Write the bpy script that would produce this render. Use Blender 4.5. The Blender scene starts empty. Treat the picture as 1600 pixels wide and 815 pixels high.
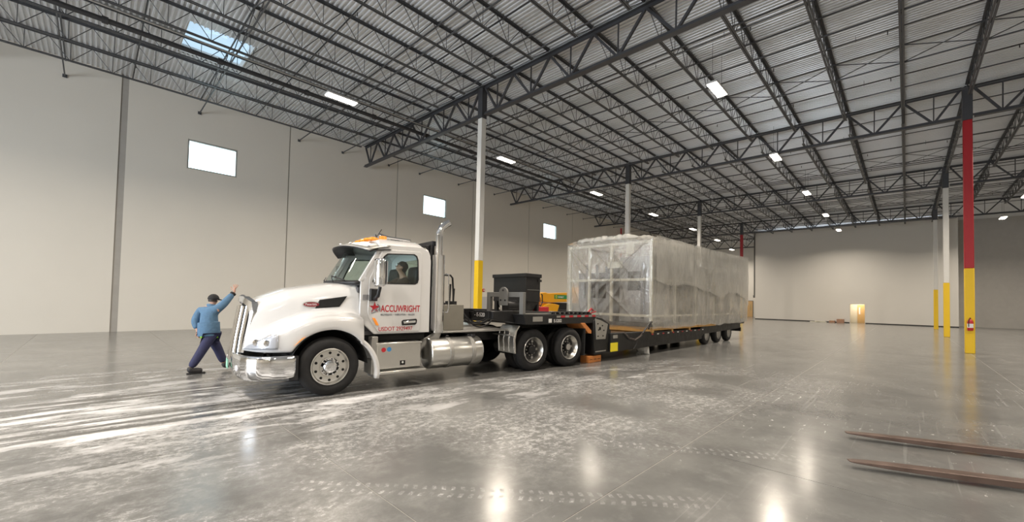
import bpy, bmesh, math, random
from math import sin, cos, pi, sqrt, radians, atan2
from mathutils import Vector, Matrix, noise as mnoise
random.seed(7)
S = bpy.context.scene
C = S.collection
# ------------------------------------------------------------------ camera, world, daylight, exposure
F_PX, PP_Y, YAW, PITCH, ROLL, CAM_H = 635.78, 449.68, 0.7702, 0.0292, 0.0215, 1.76
fw = Vector((cos(YAW)*cos(PITCH), sin(YAW)*cos(PITCH), sin(PITCH)))
rt = Vector((sin(YAW), -cos(YAW), 0)); up = rt.cross(fw)
r2 = cos(ROLL)*rt + sin(ROLL)*up; u2 = r2.cross(fw)
cam = bpy.data.cameras.new('camera'); co = bpy.data.objects.new('camera', cam); C.objects.link(co)
cam.sensor_fit = 'HORIZONTAL'; cam.sensor_width = 36; cam.lens = F_PX/1600*36
cam.shift_x = 0; cam.shift_y = (PP_Y-407.5)/1600; cam.clip_end = 300; cam.clip_start = .05
co.matrix_world = Matrix(((r2.x, u2.x, -fw.x, 0), (r2.y, u2.y, -fw.y, 0), (r2.z, u2.z, -fw.z, CAM_H), (0, 0, 0, 1)))
S.camera = co
W = bpy.data.worlds.new('world'); S.world = W; W.use_nodes = True
W.node_tree.nodes['Background'].inputs[0].default_value = (.82, .91, 1, 1)
W.node_tree.nodes['Background'].inputs[1].default_value = 4.0
S.view_settings.view_transform = 'Standard'; S.view_settings.look = 'None'
S.view_settings.exposure = 0.12; S.view_settings.gamma = 1; S.view_settings.use_curve_mapping = False
try:
    S.cycles.use_denoising = True; S.cycles.max_bounces = 7; S.cycles.diffuse_bounces = 4; S.cycles.glossy_bounces = 4; S.cycles.transparent_max_bounces = 12
    S.cycles.sample_clamp_indirect = 6; S.cycles.caustics_reflective = False; S.cycles.caustics_refractive = False
except Exception: pass
HIGHBAY_W, DOOR_W = 460, 2400
def daylight(name, loc, rot, sx, sy, power, col):
    l = bpy.data.lights.new(name, 'AREA'); l.shape = 'RECTANGLE'; l.size = sx; l.size_y = sy; l.energy = power; l.color = col
    o = bpy.data.objects.new(name, l); C.objects.link(o); o.location = loc; o.rotation_euler = rot; o['kind'] = 'helper'; return o
# daylight falling through the open truck door behind the camera
daylight('dock_daylight', (-15.6, 9.5, 2.6), (0, -pi/2, 0), 5, 7.5, DOOR_W, (.86, .93, 1))

# ------------------------------------------------------------------ mesh helpers
class MB:
    def __init__(s): s.v = []; s.f = []
    def add(s, vs, fs):
        o = len(s.v); s.v += [tuple(v) for v in vs]; s.f += [tuple(i+o for i in f) for f in fs]; return s
    def box(s, x0, x1, y0, y1, z0, z1):
        return s.add([(x, y, z) for x in (x0, x1) for y in (y0, y1) for z in (z0, z1)],
                     [(0, 1, 3, 2), (4, 6, 7, 5), (0, 4, 5, 1), (2, 3, 7, 6), (0, 2, 6, 4), (1, 5, 7, 3)])
    def bar(s, p0, p1, w, h, upv=(0, 0, 1)):
        p0 = Vector(p0); p1 = Vector(p1); d = (p1-p0).normalized(); u = Vector(upv)
        if abs(d.dot(u)) > .98: u = Vector((1, 0, 0))
        r = d.cross(u).normalized(); u = r.cross(d)
        vs = [p+r*a*w/2+u*b*h/2 for p in (p0, p1) for a, b in ((-1, -1), (1, -1), (1, 1), (-1, 1))]
        return s.add(vs, [(0, 3, 2, 1), (4, 5, 6, 7), (0, 1, 5, 4), (1, 2, 6, 5), (2, 3, 7, 6), (3, 0, 4, 7)])
    def tube(s, pts, r, n=8, cap=True):
        pts = [Vector(p) for p in pts]; rs = r if isinstance(r, (list, tuple)) else [r]*len(pts)
        o = len(s.v); prev = None
        for i, p in enumerate(pts):
            d = (pts[min(i+1, len(pts)-1)]-pts[max(i-1, 0)]).normalized()
            if prev is None:
                u = Vector((0, 0, 1)) if abs(d.z) < .9 else Vector((1, 0, 0))
                a = d.cross(u).normalized()
            else:
                a = (prev-d*prev.dot(d)).normalized()
            prev = a; b = d.cross(a)
            for k in range(n):
                t = 2*pi*k/n; s.v.append(tuple(p+(a*cos(t)+b*sin(t))*rs[i]))
        for i in range(len(pts)-1):
            for k in range(n):
                s.f.append((o+i*n+k, o+i*n+(k+1) % n, o+(i+1)*n+(k+1) % n, o+(i+1)*n+k))
        if cap:
            s.f.append(tuple(o+k for k in range(n))[::-1]); e = o+(len(pts)-1)*n; s.f.append(tuple(e+k for k in range(n)))
        return s
    def cyl(s, p0, p1, r0, r1=None, n=16): return s.tube([p0, p1], [r0, r0 if r1 is None else r1], n)
    def lathe(s, prof, o, axis, n=32, close=False, cap=True):
        o = Vector(o); ax = Vector(axis).normalized(); u = Vector((0, 0, 1)) if abs(ax.z) < .9 else Vector((1, 0, 0))
        a = ax.cross(u).normalized(); b = ax.cross(a); base = len(s.v)
        for r, h in prof:
            for k in range(n):
                t = 2*pi*k/n; s.v.append(tuple(o+ax*h+(a*cos(t)+b*sin(t))*max(r, 1e-4)))
        m = len(prof)
        for i in range(m if close else m-1):
            j = (i+1) % m
            for k in range(n): s.f.append((base+i*n+k, base+i*n+(k+1) % n, base+j*n+(k+1) % n, base+j*n+k))
        if not close and cap:
            if prof[0][0] > 1e-3: s.f.append(tuple(base+k for k in range(n))[::-1])
            if prof[-1][0] > 1e-3: s.f.append(tuple(base+(m-1)*n+k for k in range(n)))
        return s
    @staticmethod
    def pm(plane, a, b, d): return {'xz': (a, d, b), 'yz': (d, a, b), 'xy': (a, b, d)}[plane]
    def poly(s, pts, plane, d0, d1):
        n = len(pts); vs = [s.pm(plane, a, b, d) for d in (d0, d1) for a, b in pts]
        return s.add(vs, [tuple(range(n))[::-1], tuple(range(n, 2*n))]+[(i, (i+1) % n, n+(i+1) % n, n+i) for i in range(n)])
    def holed(s, outer, holes, plane, d0, d1):
        bm = bmesh.new(); loops = [outer]+holes; allv = []; ed = []
        for lp in loops:
            vs = [bm.verts.new((a, b, 0)) for a, b in lp]; allv.append(vs)
            for i in range(len(vs)): ed.append(bm.edges.new((vs[i], vs[(i+1) % len(vs)])))
        bmesh.ops.triangle_fill(bm, use_beauty=True, use_dissolve=False, edges=ed)
        bm.verts.index_update(); flat = [(v.co.x, v.co.y) for v in bm.verts]; tris = [[v.index for v in f.verts] for f in bm.faces]
        n = len(flat); vs = [s.pm(plane, a, b, d) for d in (d0, d1) for a, b in flat]
        fs = [tuple(t)[::-1] for t in tris]+[tuple(i+n for i in t) for t in tris]; k = 0
        for lp in loops:
            m = len(lp)
            for i in range(m): fs.append((k+i, k+(i+1) % m, n+k+(i+1) % m, n+k+i))
            k += m
        bm.free(); return s.add(vs, fs)
    def grid(s, fn, nu, nv, closeu=False):
        o = len(s.v)
        for i in range(nu):
            for j in range(nv): s.v.append(tuple(fn(i/(nu-1), j/(nv-1))))
        for i in range(nu-1):
            for j in range(nv-1): s.f.append((o+i*nv+j, o+(i+1)*nv+j, o+(i+1)*nv+j+1, o+i*nv+j+1))
        return s
    def ball(s, c, r, nu=10, nv=14):
        r = r if isinstance(r, (tuple, list)) else (r, r, r); o = len(s.v)
        for i in range(nu+1):
            a = pi*i/nu
            for j in range(nv):
                b = 2*pi*j/nv; s.v.append((c[0]+r[0]*sin(a)*cos(b), c[1]+r[1]*sin(a)*sin(b), c[2]+r[2]*cos(a)))
        for i in range(nu):
            for j in range(nv): s.f.append((o+i*nv+j, o+(i+1)*nv+j, o+(i+1)*nv+(j+1) % nv, o+i*nv+(j+1) % nv))
        return s
    def mesh(s, name, smooth=False, ang=35):
        me = bpy.data.meshes.new(name); me.from_pydata(s.v, [], s.f)
        bm = bmesh.new(); bm.from_mesh(me); bmesh.ops.remove_doubles(bm, verts=bm.verts, dist=1e-6)
        bmesh.ops.recalc_face_normals(bm, faces=bm.faces)
        for f in bm.faces: f.smooth = smooth
        if smooth:
            lim = radians(ang)
            for e in bm.edges:
                if len(e.link_faces) == 2 and e.calc_face_angle(0) > lim: e.smooth = False
        bm.to_mesh(me); bm.free(); return me
    def build(s, name, mat, parent=None, smooth=False, bevel=0, subd=0, solid=0, ang=35, seg=2):
        return obj(name, s.mesh(name, smooth or subd > 0 or bevel > 0, ang if not subd else 80), mat, parent, bevel, subd, solid, seg)
def obj(name, me, mat, parent=None, bevel=0, subd=0, solid=0, seg=2):
    if mat is not None and not me.materials: me.materials.append(mat)
    o = bpy.data.objects.new(name, me); C.objects.link(o)
    if parent is not None: o.parent = parent
    if solid:
        m = o.modifiers.new('solid', 'SOLIDIFY'); m.thickness = solid; m.offset = -1
    if bevel:
        m = o.modifiers.new('bevel', 'BEVEL'); m.width = bevel; m.segments = seg; m.limit_method = 'ANGLE'; m.angle_limit = radians(35)
    if subd:
        m = o.modifiers.new('subd', 'SUBSURF'); m.levels = subd; m.render_levels = subd
    return o
def tag(o, label=None, cat=None, group=None, kind=None):
    if label: o['label'] = label
    if cat: o['category'] = cat
    if group: o['group'] = group
    if kind: o['kind'] = kind
    return o
def thing(name, label, cat, loc=(0, 0, 0), rz=0, group=None):
    o = bpy.data.objects.new(name, None); C.objects.link(o); o.location = loc; o.rotation_euler = (0, 0, rz); o.empty_display_size = .2
    return tag(o, label, cat, group)
def copy_tree(o, parent=None):
    c = o.copy(); C.objects.link(c)
    if parent is not None: c.parent = parent
    for ch in list(o.children): copy_tree(ch, c)
    return c
def text(body, size, mat, parent, loc, rot, name='lettering', bold=0, sx=1, align='LEFT', ext=.0015):
    cu = bpy.data.curves.new(name, 'FONT'); cu.body = body; cu.size = size; cu.extrude = ext; cu.offset = bold; cu.align_x = align
    cu.materials.append(mat); o = bpy.data.objects.new(name, cu); C.objects.link(o); o.parent = parent
    o.location = loc; o.rotation_euler = rot; o.scale = (sx, 1, 1)
    dg = bpy.context.evaluated_depsgraph_get(); me = bpy.data.meshes.new_from_object(o.evaluated_get(dg)); bpy.data.objects.remove(o)
    o = bpy.data.objects.new(name, me); C.objects.link(o); o.parent = parent; o.location = loc; o.rotation_euler = rot; o.scale = (sx, 1, 1)
    if not me.materials: me.materials.append(mat)
    return tag(o, kind='stuff')

# ------------------------------------------------------------------ materials
def P(name, col, rough=.5, metal=0, var=0, vscale=4, bump=0, bscale=40, coat=0, emit=0, ecol=None, spec=.5, alpha=1, trans=0):
    m = bpy.data.materials.new(name); m.use_nodes = True; nt = m.node_tree; b = nt.nodes['Principled BSDF']
    b.inputs['Base Color'].default_value = (*col, 1); b.inputs['Roughness'].default_value = rough; b.inputs['Metallic'].default_value = metal
    b.inputs['Coat Weight'].default_value = coat; b.inputs['Coat Roughness'].default_value = .06; b.inputs['Specular IOR Level'].default_value = spec
    b.inputs['Alpha'].default_value = alpha; b.inputs['Transmission Weight'].default_value = trans
    if emit: b.inputs['Emission Color'].default_value = (*(ecol or col), 1); b.inputs['Emission Strength'].default_value = emit
    if var or bump:
        tc = nt.nodes.new('ShaderNodeTexCoord')
    if var:
        n = nt.nodes.new('ShaderNodeTexNoise'); n.inputs['Scale'].default_value = vscale; n.inputs['Detail'].default_value = 6
        nt.links.new(tc.outputs['Object'], n.inputs['Vector'])
        mx = nt.nodes.new('ShaderNodeMix'); mx.data_type = 'RGBA'
        mx.inputs[6].default_value = (*[c*(1-var) for c in col], 1); mx.inputs[7].default_value = (*[min(1, c*(1+var)) for c in col], 1)
        nt.links.new(n.outputs['Fac'], mx.inputs[0]); nt.links.new(mx.outputs[2], b.inputs['Base Color'])
        mr = nt.nodes.new('ShaderNodeMapRange'); mr.inputs[3].default_value = max(.02, rough*(1-var)); mr.inputs[4].default_value = min(1, rough*(1+var))
        nt.links.new(n.outputs['Fac'], mr.inputs[0]); nt.links.new(mr.outputs[0], b.inputs['Roughness'])
    if bump:
        n2 = nt.nodes.new('ShaderNodeTexNoise'); n2.inputs['Scale'].default_value = bscale; n2.inputs['Detail'].default_value = 4
        nt.links.new(tc.outputs['Object'], n2.inputs['Vector'])
        bp = nt.nodes.new('ShaderNodeBump'); bp.inputs['Strength'].default_value = bump; bp.inputs['Distance'].default_value = .02
        nt.links.new(n2.outputs['Fac'], bp.inputs['Height']); nt.links.new(bp.outputs[0], b.inputs['Normal'])
    return m
M = {}
M['wall'] = P('wall_paint', (.68, .645, .58), .7, var=.04, vscale=.6, bump=.06, bscale=12)
M['wall_b'] = P('back_wall_paint', (.68, .665, .63), .6, var=.03, vscale=.5, bump=.05, bscale=10)
M['wall_d'] = P('dark_block_wall', (.62, .60, .57), .8, var=.08, vscale=3, bump=.2, bscale=25)
M['caulk'] = P('joint_caulk', (.36, .34, .31), .8, var=.1)
M['base'] = P('black_baseboard', (.03, .03, .03), .5, var=.2)
M['steel'] = P('grey_primed_steel', (.075, .078, .085), .45, .2, var=.25, vscale=3)
M['steel3'] = P('portal_grey', (.17, .17, .165), .55, .1, var=.12)
M['steel2'] = P('girder_steel', (.06, .062, .07), .45, .2, var=.2, vscale=2)
M['deck'] = P('galvanised_deck', (.72, .735, .76), .36, .25, var=.10, vscale=.9)
M['colw'] = P('white_column_paint', (.74, .73, .70), .45, var=.06, vscale=2)
M['coly'] = P('yellow_column_paint', (.85, .55, .01), .4, var=.06, vscale=2)
M['colr'] = P('red_column_paint', (.42, .012, .02), .4, var=.08, vscale=2)
M['pipe'] = P('sprinkler_pipe_black', (.035, .035, .038), .4, .3, var=.2)
M['lamp'] = P('led_lens', (1, .97, .9), .4, emit=14, ecol=(1, .90, .74))
M['lampbody'] = P('white_fixture_metal', (.6, .6, .6), .4, .2, var=.05)
M['paint'] = P('white_truck_paint', (.70, .70, .705), .22, coat=.8, var=.02, vscale=2)
M['chrome'] = P('chrome', (.82, .83, .85), .08, 1, var=.08, vscale=6)
M['alu'] = P('brushed_aluminium', (.66, .65, .62), .30, .95, var=.05, vscale=5)
M['alu2'] = P('dull_aluminium', (.42, .41, .39), .42, .7, var=.2, vscale=6)
M['rubber'] = P('tyre_rubber', (.011, .011, .012), .8, var=.3, vscale=8, bump=.15, bscale=50)
M['black'] = P('black_steel', (.008, .008, .009), .5, .0, var=.35, vscale=5)
M['blackp'] = P('black_plastic', (.013, .013, .015), .5, var=.2, vscale=6)
M['void'] = P('dark_recess', (.006, .006, .006), .9, var=.2)
M['glass'] = None
M['orange'] = P('amber_lens', (.95, .30, .03), .2, coat=.5, var=.1, emit=.15, ecol=(1, .35, .05))
M['red'] = P('red_paint', (.48, .02, .03), .4, var=.12)
M['redtxt'] = P('red_vinyl', (.50, .02, .035), .4, var=.05)
M['greytxt'] = P('grey_vinyl', (.22, .23, .26), .4, var=.05)
M['whitetxt'] = P('white_vinyl', (.75, .75, .74), .4, var=.05)
M['blue'] = P('blue_sticker', (.05, .25, .55), .4, var=.05)
M['wood'] = P('raw_timber', (.52, .30, .10), .7, var=.25, vscale=12, bump=.1)
M['woodd'] = P('dirty_deck_timber', (.16, .10, .06), .8, var=.35, vscale=10, bump=.1)
M['woodo'] = P('orange_timber', (.55, .20, .05), .7, var=.25, vscale=10, bump=.1)
M['doorw'] = P('birch_door', (.58, .38, .18), .5, var=.1, vscale=5)
M['grey'] = P('grey_machine_paint', (.28, .28, .295), .5, var=.08, vscale=3)
M['grey2'] = P('light_grey_cabinet', (.46, .46, .47), .5, var=.08, vscale=3)
M['grey3'] = P('mid_grey_plate', (.13, .13, .125), .55, .2, var=.15, vscale=6)
M['frame'] = P('white_crate_frame', (.80, .78, .68), .55, var=.06, vscale=6)
M['yellow'] = P('machine_yellow', (.90, .42, .01), .35, coat=.3, var=.05)
M['green'] = P('green_decal', (.03, .28, .08), .4, var=.05)
M['tag'] = P('yellow_tag', (.85, .70, .02), .5, var=.1)
M['beige'] = P('beige_box_paint', (.24, .225, .19), .55, var=.12, vscale=4)
M['card'] = P('brown_cardboard', (.36, .21, .14), .8, var=.12, vscale=6)
M['skin'] = P('skin', (.52, .30, .22), .5, var=.06, vscale=10)
M['denim'] = P('blue_denim', (.10, .195, .315), .85, var=.22, vscale=18, bump=.5, bscale=22)
M['navy'] = P('navy_trousers', (.030, .032, .085), .85, var=.3, vscale=12, bump=.5, bscale=16)
M['lime'] = P('lime_shirt', (.35, .85, .03), .7, var=.1)
M['boot'] = P('dark_boot', (.025, .023, .025), .6, var=.2)
M['capm'] = P('black_cap', (.015, .014, .015), .8, var=.2)
M['hair'] = P('dark_hair', (.02, .013, .010), .6, var=.3, vscale=30)
M['shirt'] = P('taupe_shirt', (.13, .085, .07), .85, var=.15, vscale=12)
M['seat'] = P('black_seat_vinyl', (.018, .018, .02), .6, var=.2)
M['dash'] = P('grey_dash', (.10, .10, .11), .6, var=.15)
M['fork'] = P('worn_fork_steel', (.13, .09, .075), .42, .35, var=.5, vscale=5, bump=.05)
M['chain'] = P('chain_steel', (.12, .10, .09), .5, .6, var=.3)
M['floorbase'] = P('saw_cut_joint', (.34, .33, .31), .8, var=.2)
M['plate'] = P('green_plate', (.35, .70, .55), .4, var=.05)
M['refl'] = P('reflector_silver', (.75, .75, .78), .25, .3, var=.05)
def glass(name, tint, mixfac, rough=.02):
    m = bpy.data.materials.new(name); m.use_nodes = True; nt = m.node_tree; nt.nodes.clear()
    o = nt.nodes.new('ShaderNodeOutputMaterial'); t = nt.nodes.new('ShaderNodeBsdfTransparent'); t.inputs[0].default_value = (*tint, 1)
    g = nt.nodes.new('ShaderNodeBsdfGlossy'); g.inputs['Roughness'].default_value = rough; fr = nt.nodes.new('ShaderNodeLayerWeight'); fr.inputs[0].default_value = .5
    pw = nt.nodes.new('ShaderNodeMath'); pw.operation = 'POWER'; pw.inputs[1].default_value = 4.5; nt.links.new(fr.outputs['Facing'], pw.inputs[0])
    mp = nt.nodes.new('ShaderNodeMath'); mp.operation = 'MULTIPLY_ADD'; mp.use_clamp = True; mp.inputs[1].default_value = .9*mixfac; mp.inputs[2].default_value = .045*mixfac
    mx = nt.nodes.new('ShaderNodeMixShader'); nt.links.new(pw.outputs[0], mp.inputs[0]); nt.links.new(mp.outputs[0], mx.inputs[0])
    nt.links.new(t.outputs[0], mx.inputs[1]); nt.links.new(g.outputs[0], mx.inputs[2]); nt.links.new(mx.outputs[0], o.inputs[0]); return m
M['glass'] = glass('clear_glass', (.86, .93, .91), 1.0)
M['skyl'] = glass('skylight_fibreglass', (.42, .47, .50), .5)
M['glass_t'] = glass('tinted_cab_glass', (.80, .88, .86), 1.0)
M['lens'] = glass('headlight_lens', (.95, .96, .98), .7, .05)
M['hlbowl'] = P('headlight_bowl', (.72, .73, .76), .25, .3, var=.08, vscale=14)
M['maroon'] = P('maroon_emblem', (.20, .02, .03), .35, var=.05)
class NT:
    """tiny node-graph helper"""
    def __init__(s, m): s.m = m; s.nt = m.node_tree
    def n(s, t, **kw):
        nd = s.nt.nodes.new(t)
        for k, v in kw.items(): setattr(nd, k, v)
        return nd
    def put(s, sock, v):
        if hasattr(v, 'links') or hasattr(v, 'is_output'): s.nt.links.new(v, sock)
        else: sock.default_value = v
    def math(s, op, a, b=0.0, clamp=False):
        nd = s.n('ShaderNodeMath', operation=op, use_clamp=clamp); s.put(nd.inputs[0], a); s.put(nd.inputs[1], b); return nd.outputs[0]
    def sm(s, x, e0, e1):
        nd = s.n('ShaderNodeMapRange', interpolation_type='SMOOTHSTEP', clamp=True); s.put(nd.inputs[0], x)
        nd.inputs[1].default_value = e0; nd.inputs[2].default_value = e1; nd.inputs[3].default_value = 0; nd.inputs[4].default_value = 1; return nd.outputs[0]
    def band(s, x, c, w, soft): return s.math('MULTIPLY', s.sm(x, c-w-soft, c-w+soft), s.math('SUBTRACT', 1, s.sm(x, c+w-soft, c+w+soft)))
    def noise(s, vec, scale, detail=6, rough=.55, mapping=None, dist=0):
        nd = s.n('ShaderNodeTexNoise'); nd.inputs['Scale'].default_value = scale; nd.inputs['Detail'].default_value = detail
        nd.inputs['Roughness'].default_value = rough; nd.inputs['Distortion'].default_value = dist
        if mapping:
            mp = s.n('ShaderNodeMapping'); mp.inputs['Scale'].default_value = mapping[0]; mp.inputs['Rotation'].default_value = (0, 0, mapping[1])
            s.put(mp.inputs[0], vec); vec = mp.outputs[0]
        s.put(nd.inputs['Vector'], vec); return nd.outputs['Fac']
    def mix(s, fac, a, b):
        nd = s.n('ShaderNodeMix', data_type='RGBA'); s.put(nd.inputs[0], fac)
        for i, v in ((6, a), (7, b)):
            if isinstance(v, tuple): nd.inputs[i].default_value = (*v, 1)
            else: s.put(nd.inputs[i], v)
        return nd.outputs[2]
def floor_material():
    m = bpy.data.materials.new('polished_concrete'); m.use_nodes = True; g = NT(m); b = m.node_tree.nodes['Principled BSDF']
    pos = g.n('ShaderNodeNewGeometry').outputs['Position']; sep = g.n('ShaderNodeSeparateXYZ'); g.put(sep.inputs[0], pos); X, Y = sep.outputs[0], sep.outputs[1]
    # t: distance across the wheel tracks left by the lorry
    c = g.math('SUBTRACT', 7.25, g.math('ADD', g.math('MULTIPLY', X, .02), g.math('MULTIPLY', g.math('MULTIPLY', X, X), .0095)))
    t = g.math('SUBTRACT', Y, c)
    wob = g.math('MULTIPLY', g.math('SUBTRACT', g.noise(pos, .8, 3), .5), .12); t = g.math('ADD', t, wob)
    tv = g.n('ShaderNodeCombineXYZ'); g.put(tv.inputs[0], X); g.put(tv.inputs[1], t)
    streak = g.noise(tv.outputs[0], 1.0, 8, .6, ((.30, 3.0, 1), 0))
    streak2 = g.noise(tv.outputs[0], 1.0, 9, .65, ((.9, 2.6, 1), .08), .4)
    patch = g.noise(pos, .45, 4, .5)
    fine = g.noise(pos, 9, 8, .7, ((.5, 1.2, 1), -.1))
    fine2 = g.noise(pos, 14, 10, .8, ((.7, .8, 1), .3), .3)
    cloud = g.noise(pos, .9, 7, .6); mott = g.noise(pos, 3.2, 8, .65)
    base = g.mix(g.sm(cloud, .3, .72), (.135, .135, .133), (.205, .205, .20))
    base = g.mix(g.math('MULTIPLY', g.sm(mott, .5, .75), .35), base, (.29, .29, .285))
    # white salt and dust dragged in by the wheels
    ahead = g.math('SUBTRACT', 1, g.sm(X, 1.2, 6.0))
    near = g.math('SUBTRACT', 1, g.sm(X, 7, 15))
    smix = g.math('ADD', g.math('MULTIPLY', streak, .5), g.math('ADD', g.math('MULTIPLY', streak2, .32), g.math('MULTIPLY', fine2, .18)))
    w1 = g.math('MULTIPLY', g.sm(smix, .44, .57), g.math('MULTIPLY', g.band(t, .9, 1.4, .9), ahead))
    w1b = g.math('MULTIPLY', g.sm(streak2, .50, .62), g.math('MULTIPLY', g.band(t, 2.2, 2.8, 1.0), ahead))
    w2 = g.math('MULTIPLY', g.sm(streak2, .50, .66), g.math('MULTIPLY', g.band(t, -1.1, 1.0, .45), near))
    w2b = g.math('MULTIPLY', g.math('MULTIPLY', g.sm(fine2, .40, .70), g.sm(patch, .34, .60)), g.math('MULTIPLY', g.band(t, -2.2, 2.3, .8), near))
    w3 = g.math('MULTIPLY', g.math('MULTIPLY', g.sm(fine, .60, .68), g.sm(patch, .42, .6)), g.math('SUBTRACT', 1, g.sm(X, 9, 22)))
    scr = g.math('MULTIPLY', g.sm(g.noise(pos, 1, 5, .5, ((.25, 14, 1), .5)), .63, .70), g.sm(patch, .40, .58))
    scr2 = g.math('MULTIPLY', g.sm(g.noise(pos, 1, 5, .5, ((.2, 11, 1), -.35)), .64, .70), .7)
    # tyre prints: dashes along two straight lines
    def tread(px, py, dx, dy, hw, per, lo, hi):
        rx = g.math('SUBTRACT', X, px); ry = g.math('SUBTRACT', Y, py)
        al = g.math('ADD', g.math('MULTIPLY', rx, dx), g.math('MULTIPLY', ry, dy)); ac = g.math('SUBTRACT', g.math('MULTIPLY', rx, dy), g.math('MULTIPLY', ry, dx))
        ph = g.math('ADD', g.math('MULTIPLY', al, 6.283/per), g.math('MULTIPLY', g.math('ABSOLUTE', ac), 14)); st = g.sm(g.math('SINE', ph), -.2, .5)
        two = g.math('ADD', g.band(ac, .065, .038, .012), g.band(ac, -.065, .038, .012))
        return g.math('MULTIPLY', g.math('MULTIPLY', g.math('MULTIPLY', st, two), g.math('MULTIPLY', g.sm(al, lo-.3, lo+.3), g.math('SUBTRACT', 1, g.sm(al, hi-.3, hi+.3)))), g.sm(fine2, .40, .60))
    td = g.math('ADD', tread(1.75, 3.67, .66, -.75, .1, .09, -.6, 3.2), tread(4.46, 2.79, .566, -.825, .1, .09, 0, 2.2))
    white = g.math('ADD', g.math('ADD', g.math('MULTIPLY', w1, .85), g.math('MULTIPLY', w1b, .55)), g.math('ADD', g.math('MULTIPLY', w2, .45), g.math('MULTIPLY', w2b, .55)))
    white = g.math('ADD', white, g.math('ADD', g.math('MULTIPLY', w3, .45), g.math('ADD', g.math('MULTIPLY', td, .19), g.math('MULTIPLY', g.math('ADD', scr, scr2), .12))), True)
    # wet black wheel lines
    def line(cc, ww): return g.math('MULTIPLY', g.band(t, cc, ww, .02), g.sm(X, -3, 0))
    wet_and_under = g.math('ADD', g.math('ADD', line(.05, .07), line(.33, .06)), g.math('ADD', line(.62, .05), g.math('ADD', line(2.25, .10), line(1.98, .06))))
    wet_and_under = g.math('MULTIPLY', wet_and_under, g.math('SUBTRACT', 1, g.sm(X, 9.0, 12)))
    under = g.math('MULTIPLY', g.band(t, 1.2, 1.25, .2), g.math('MULTIPLY', g.sm(X, 2.2, 3.6), g.math('SUBTRACT', 1, g.sm(X, 10, 24))))  # darker strip along the floor beneath the truck, fading towards the rear
    wet_and_under = g.math('MAXIMUM', wet_and_under, g.math('MULTIPLY', under, .8), True)
    white = g.math('MULTIPLY', white, g.math('SUBTRACT', 1, g.math('MULTIPLY', wet_and_under, .85)))
    col = g.mix(g.math('MULTIPLY', wet_and_under, .6), base, (.07, .067, .062))
    col = g.mix(white, col, (.74, .74, .76)); g.put(b.inputs['Base Color'], col)
    rg = g.math('ADD', g.math('ADD', .12, g.math('MULTIPLY', mott, .14)), g.math('MULTIPLY', white, .42)); g.put(b.inputs['Roughness'], rg)
    b.inputs['IOR'].default_value = 1.5; b.inputs['Specular IOR Level'].default_value = .55
    bp = g.n('ShaderNodeBump'); bp.inputs['Strength'].default_value = .12; bp.inputs['Distance'].default_value = .01
    g.put(bp.inputs['Height'], g.math('ADD', g.math('MULTIPLY', mott, .25), g.math('MULTIPLY', white, .5))); g.put(b.inputs['Normal'], bp.outputs[0]); return m
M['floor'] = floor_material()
def film_material(name, lo, hi, gl, st=.55, bs=.8):
    m = bpy.data.materials.new(name); m.use_nodes = True; g = NT(m); nt = m.node_tree; nt.nodes.remove(nt.nodes['Principled BSDF']); out = nt.nodes['Material Output']
    tc = g.n('ShaderNodeTexCoord').outputs['Object']
    f1 = g.noise(tc, 1.1, 6, .6); f2 = g.noise(tc, 1.6, 4, .5, ((1.2, 1.2, .6), .4))
    fac = g.n('ShaderNodeMapRange'); g.put(fac.inputs[0], g.math('ADD', g.math('MULTIPLY', f1, .5), g.math('MULTIPLY', f2, .5)))
    fac.inputs[1].default_value = .35; fac.inputs[2].default_value = .68; fac.inputs[3].default_value = lo; fac.inputs[4].default_value = hi
    lw = g.n('ShaderNodeLayerWeight'); lw.inputs[0].default_value = .5; steep = g.math('MULTIPLY', g.math('POWER', lw.outputs['Facing'], 2.0), st)
    t = g.n('ShaderNodeBsdfTransparent'); t.inputs[0].default_value = (.97, .97, .96, 1)
    d = g.n('ShaderNodeBsdfDiffuse'); d.inputs[0].default_value = (.90, .90, .87, 1); tl = g.n('ShaderNodeBsdfTranslucent'); tl.inputs[0].default_value = (.90, .90, .87, 1)
    md = g.n('ShaderNodeMixShader'); md.inputs[0].default_value = .4; nt.links.new(d.outputs[0], md.inputs[1]); nt.links.new(tl.outputs[0], md.inputs[2])
    m1 = g.n('ShaderNodeMixShader'); g.put(m1.inputs[0], g.math('ADD', fac.outputs[0], steep, True)); nt.links.new(t.outputs[0], m1.inputs[1]); nt.links.new(md.outputs[0], m1.inputs[2])
    gs = g.n('ShaderNodeBsdfGlossy'); gs.inputs['Roughness'].default_value = .09; fr = g.n('ShaderNodeLayerWeight'); fr.inputs[0].default_value = .5
    m2 = g.n('ShaderNodeMixShader'); g.put(m2.inputs[0], g.math('MULTIPLY', g.math('ADD', .045, g.math('MULTIPLY', g.math('POWER', fr.outputs['Facing'], 4.5), .6)), gl, True)); nt.links.new(m1.outputs[0], m2.inputs[1]); nt.links.new(gs.outputs[0], m2.inputs[2])
    bp = g.n('ShaderNodeBump'); bp.inputs['Strength'].default_value = bs; bp.inputs['Distance'].default_value = .05
    g.put(bp.inputs['Height'], g.noise(tc, 5, 5, .6, ((1.6, 1.6, .5), .5), .5)); nt.links.new(bp.outputs[0], gs.inputs['Normal']); nt.links.new(bp.outputs[0], fr.inputs['Normal'])
    nt.links.new(m2.outputs[0], out.inputs[0]); return m
M['film'] = film_material('clear_plastic_film', .07, .34, 4.0)
M['film2'] = film_material('milky_plastic_film', .16, .44, 2.6, .28, .45)
M['film3'] = film_material('gathered_plastic_film', .5, .85, 2.6, .3, .6)
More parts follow.
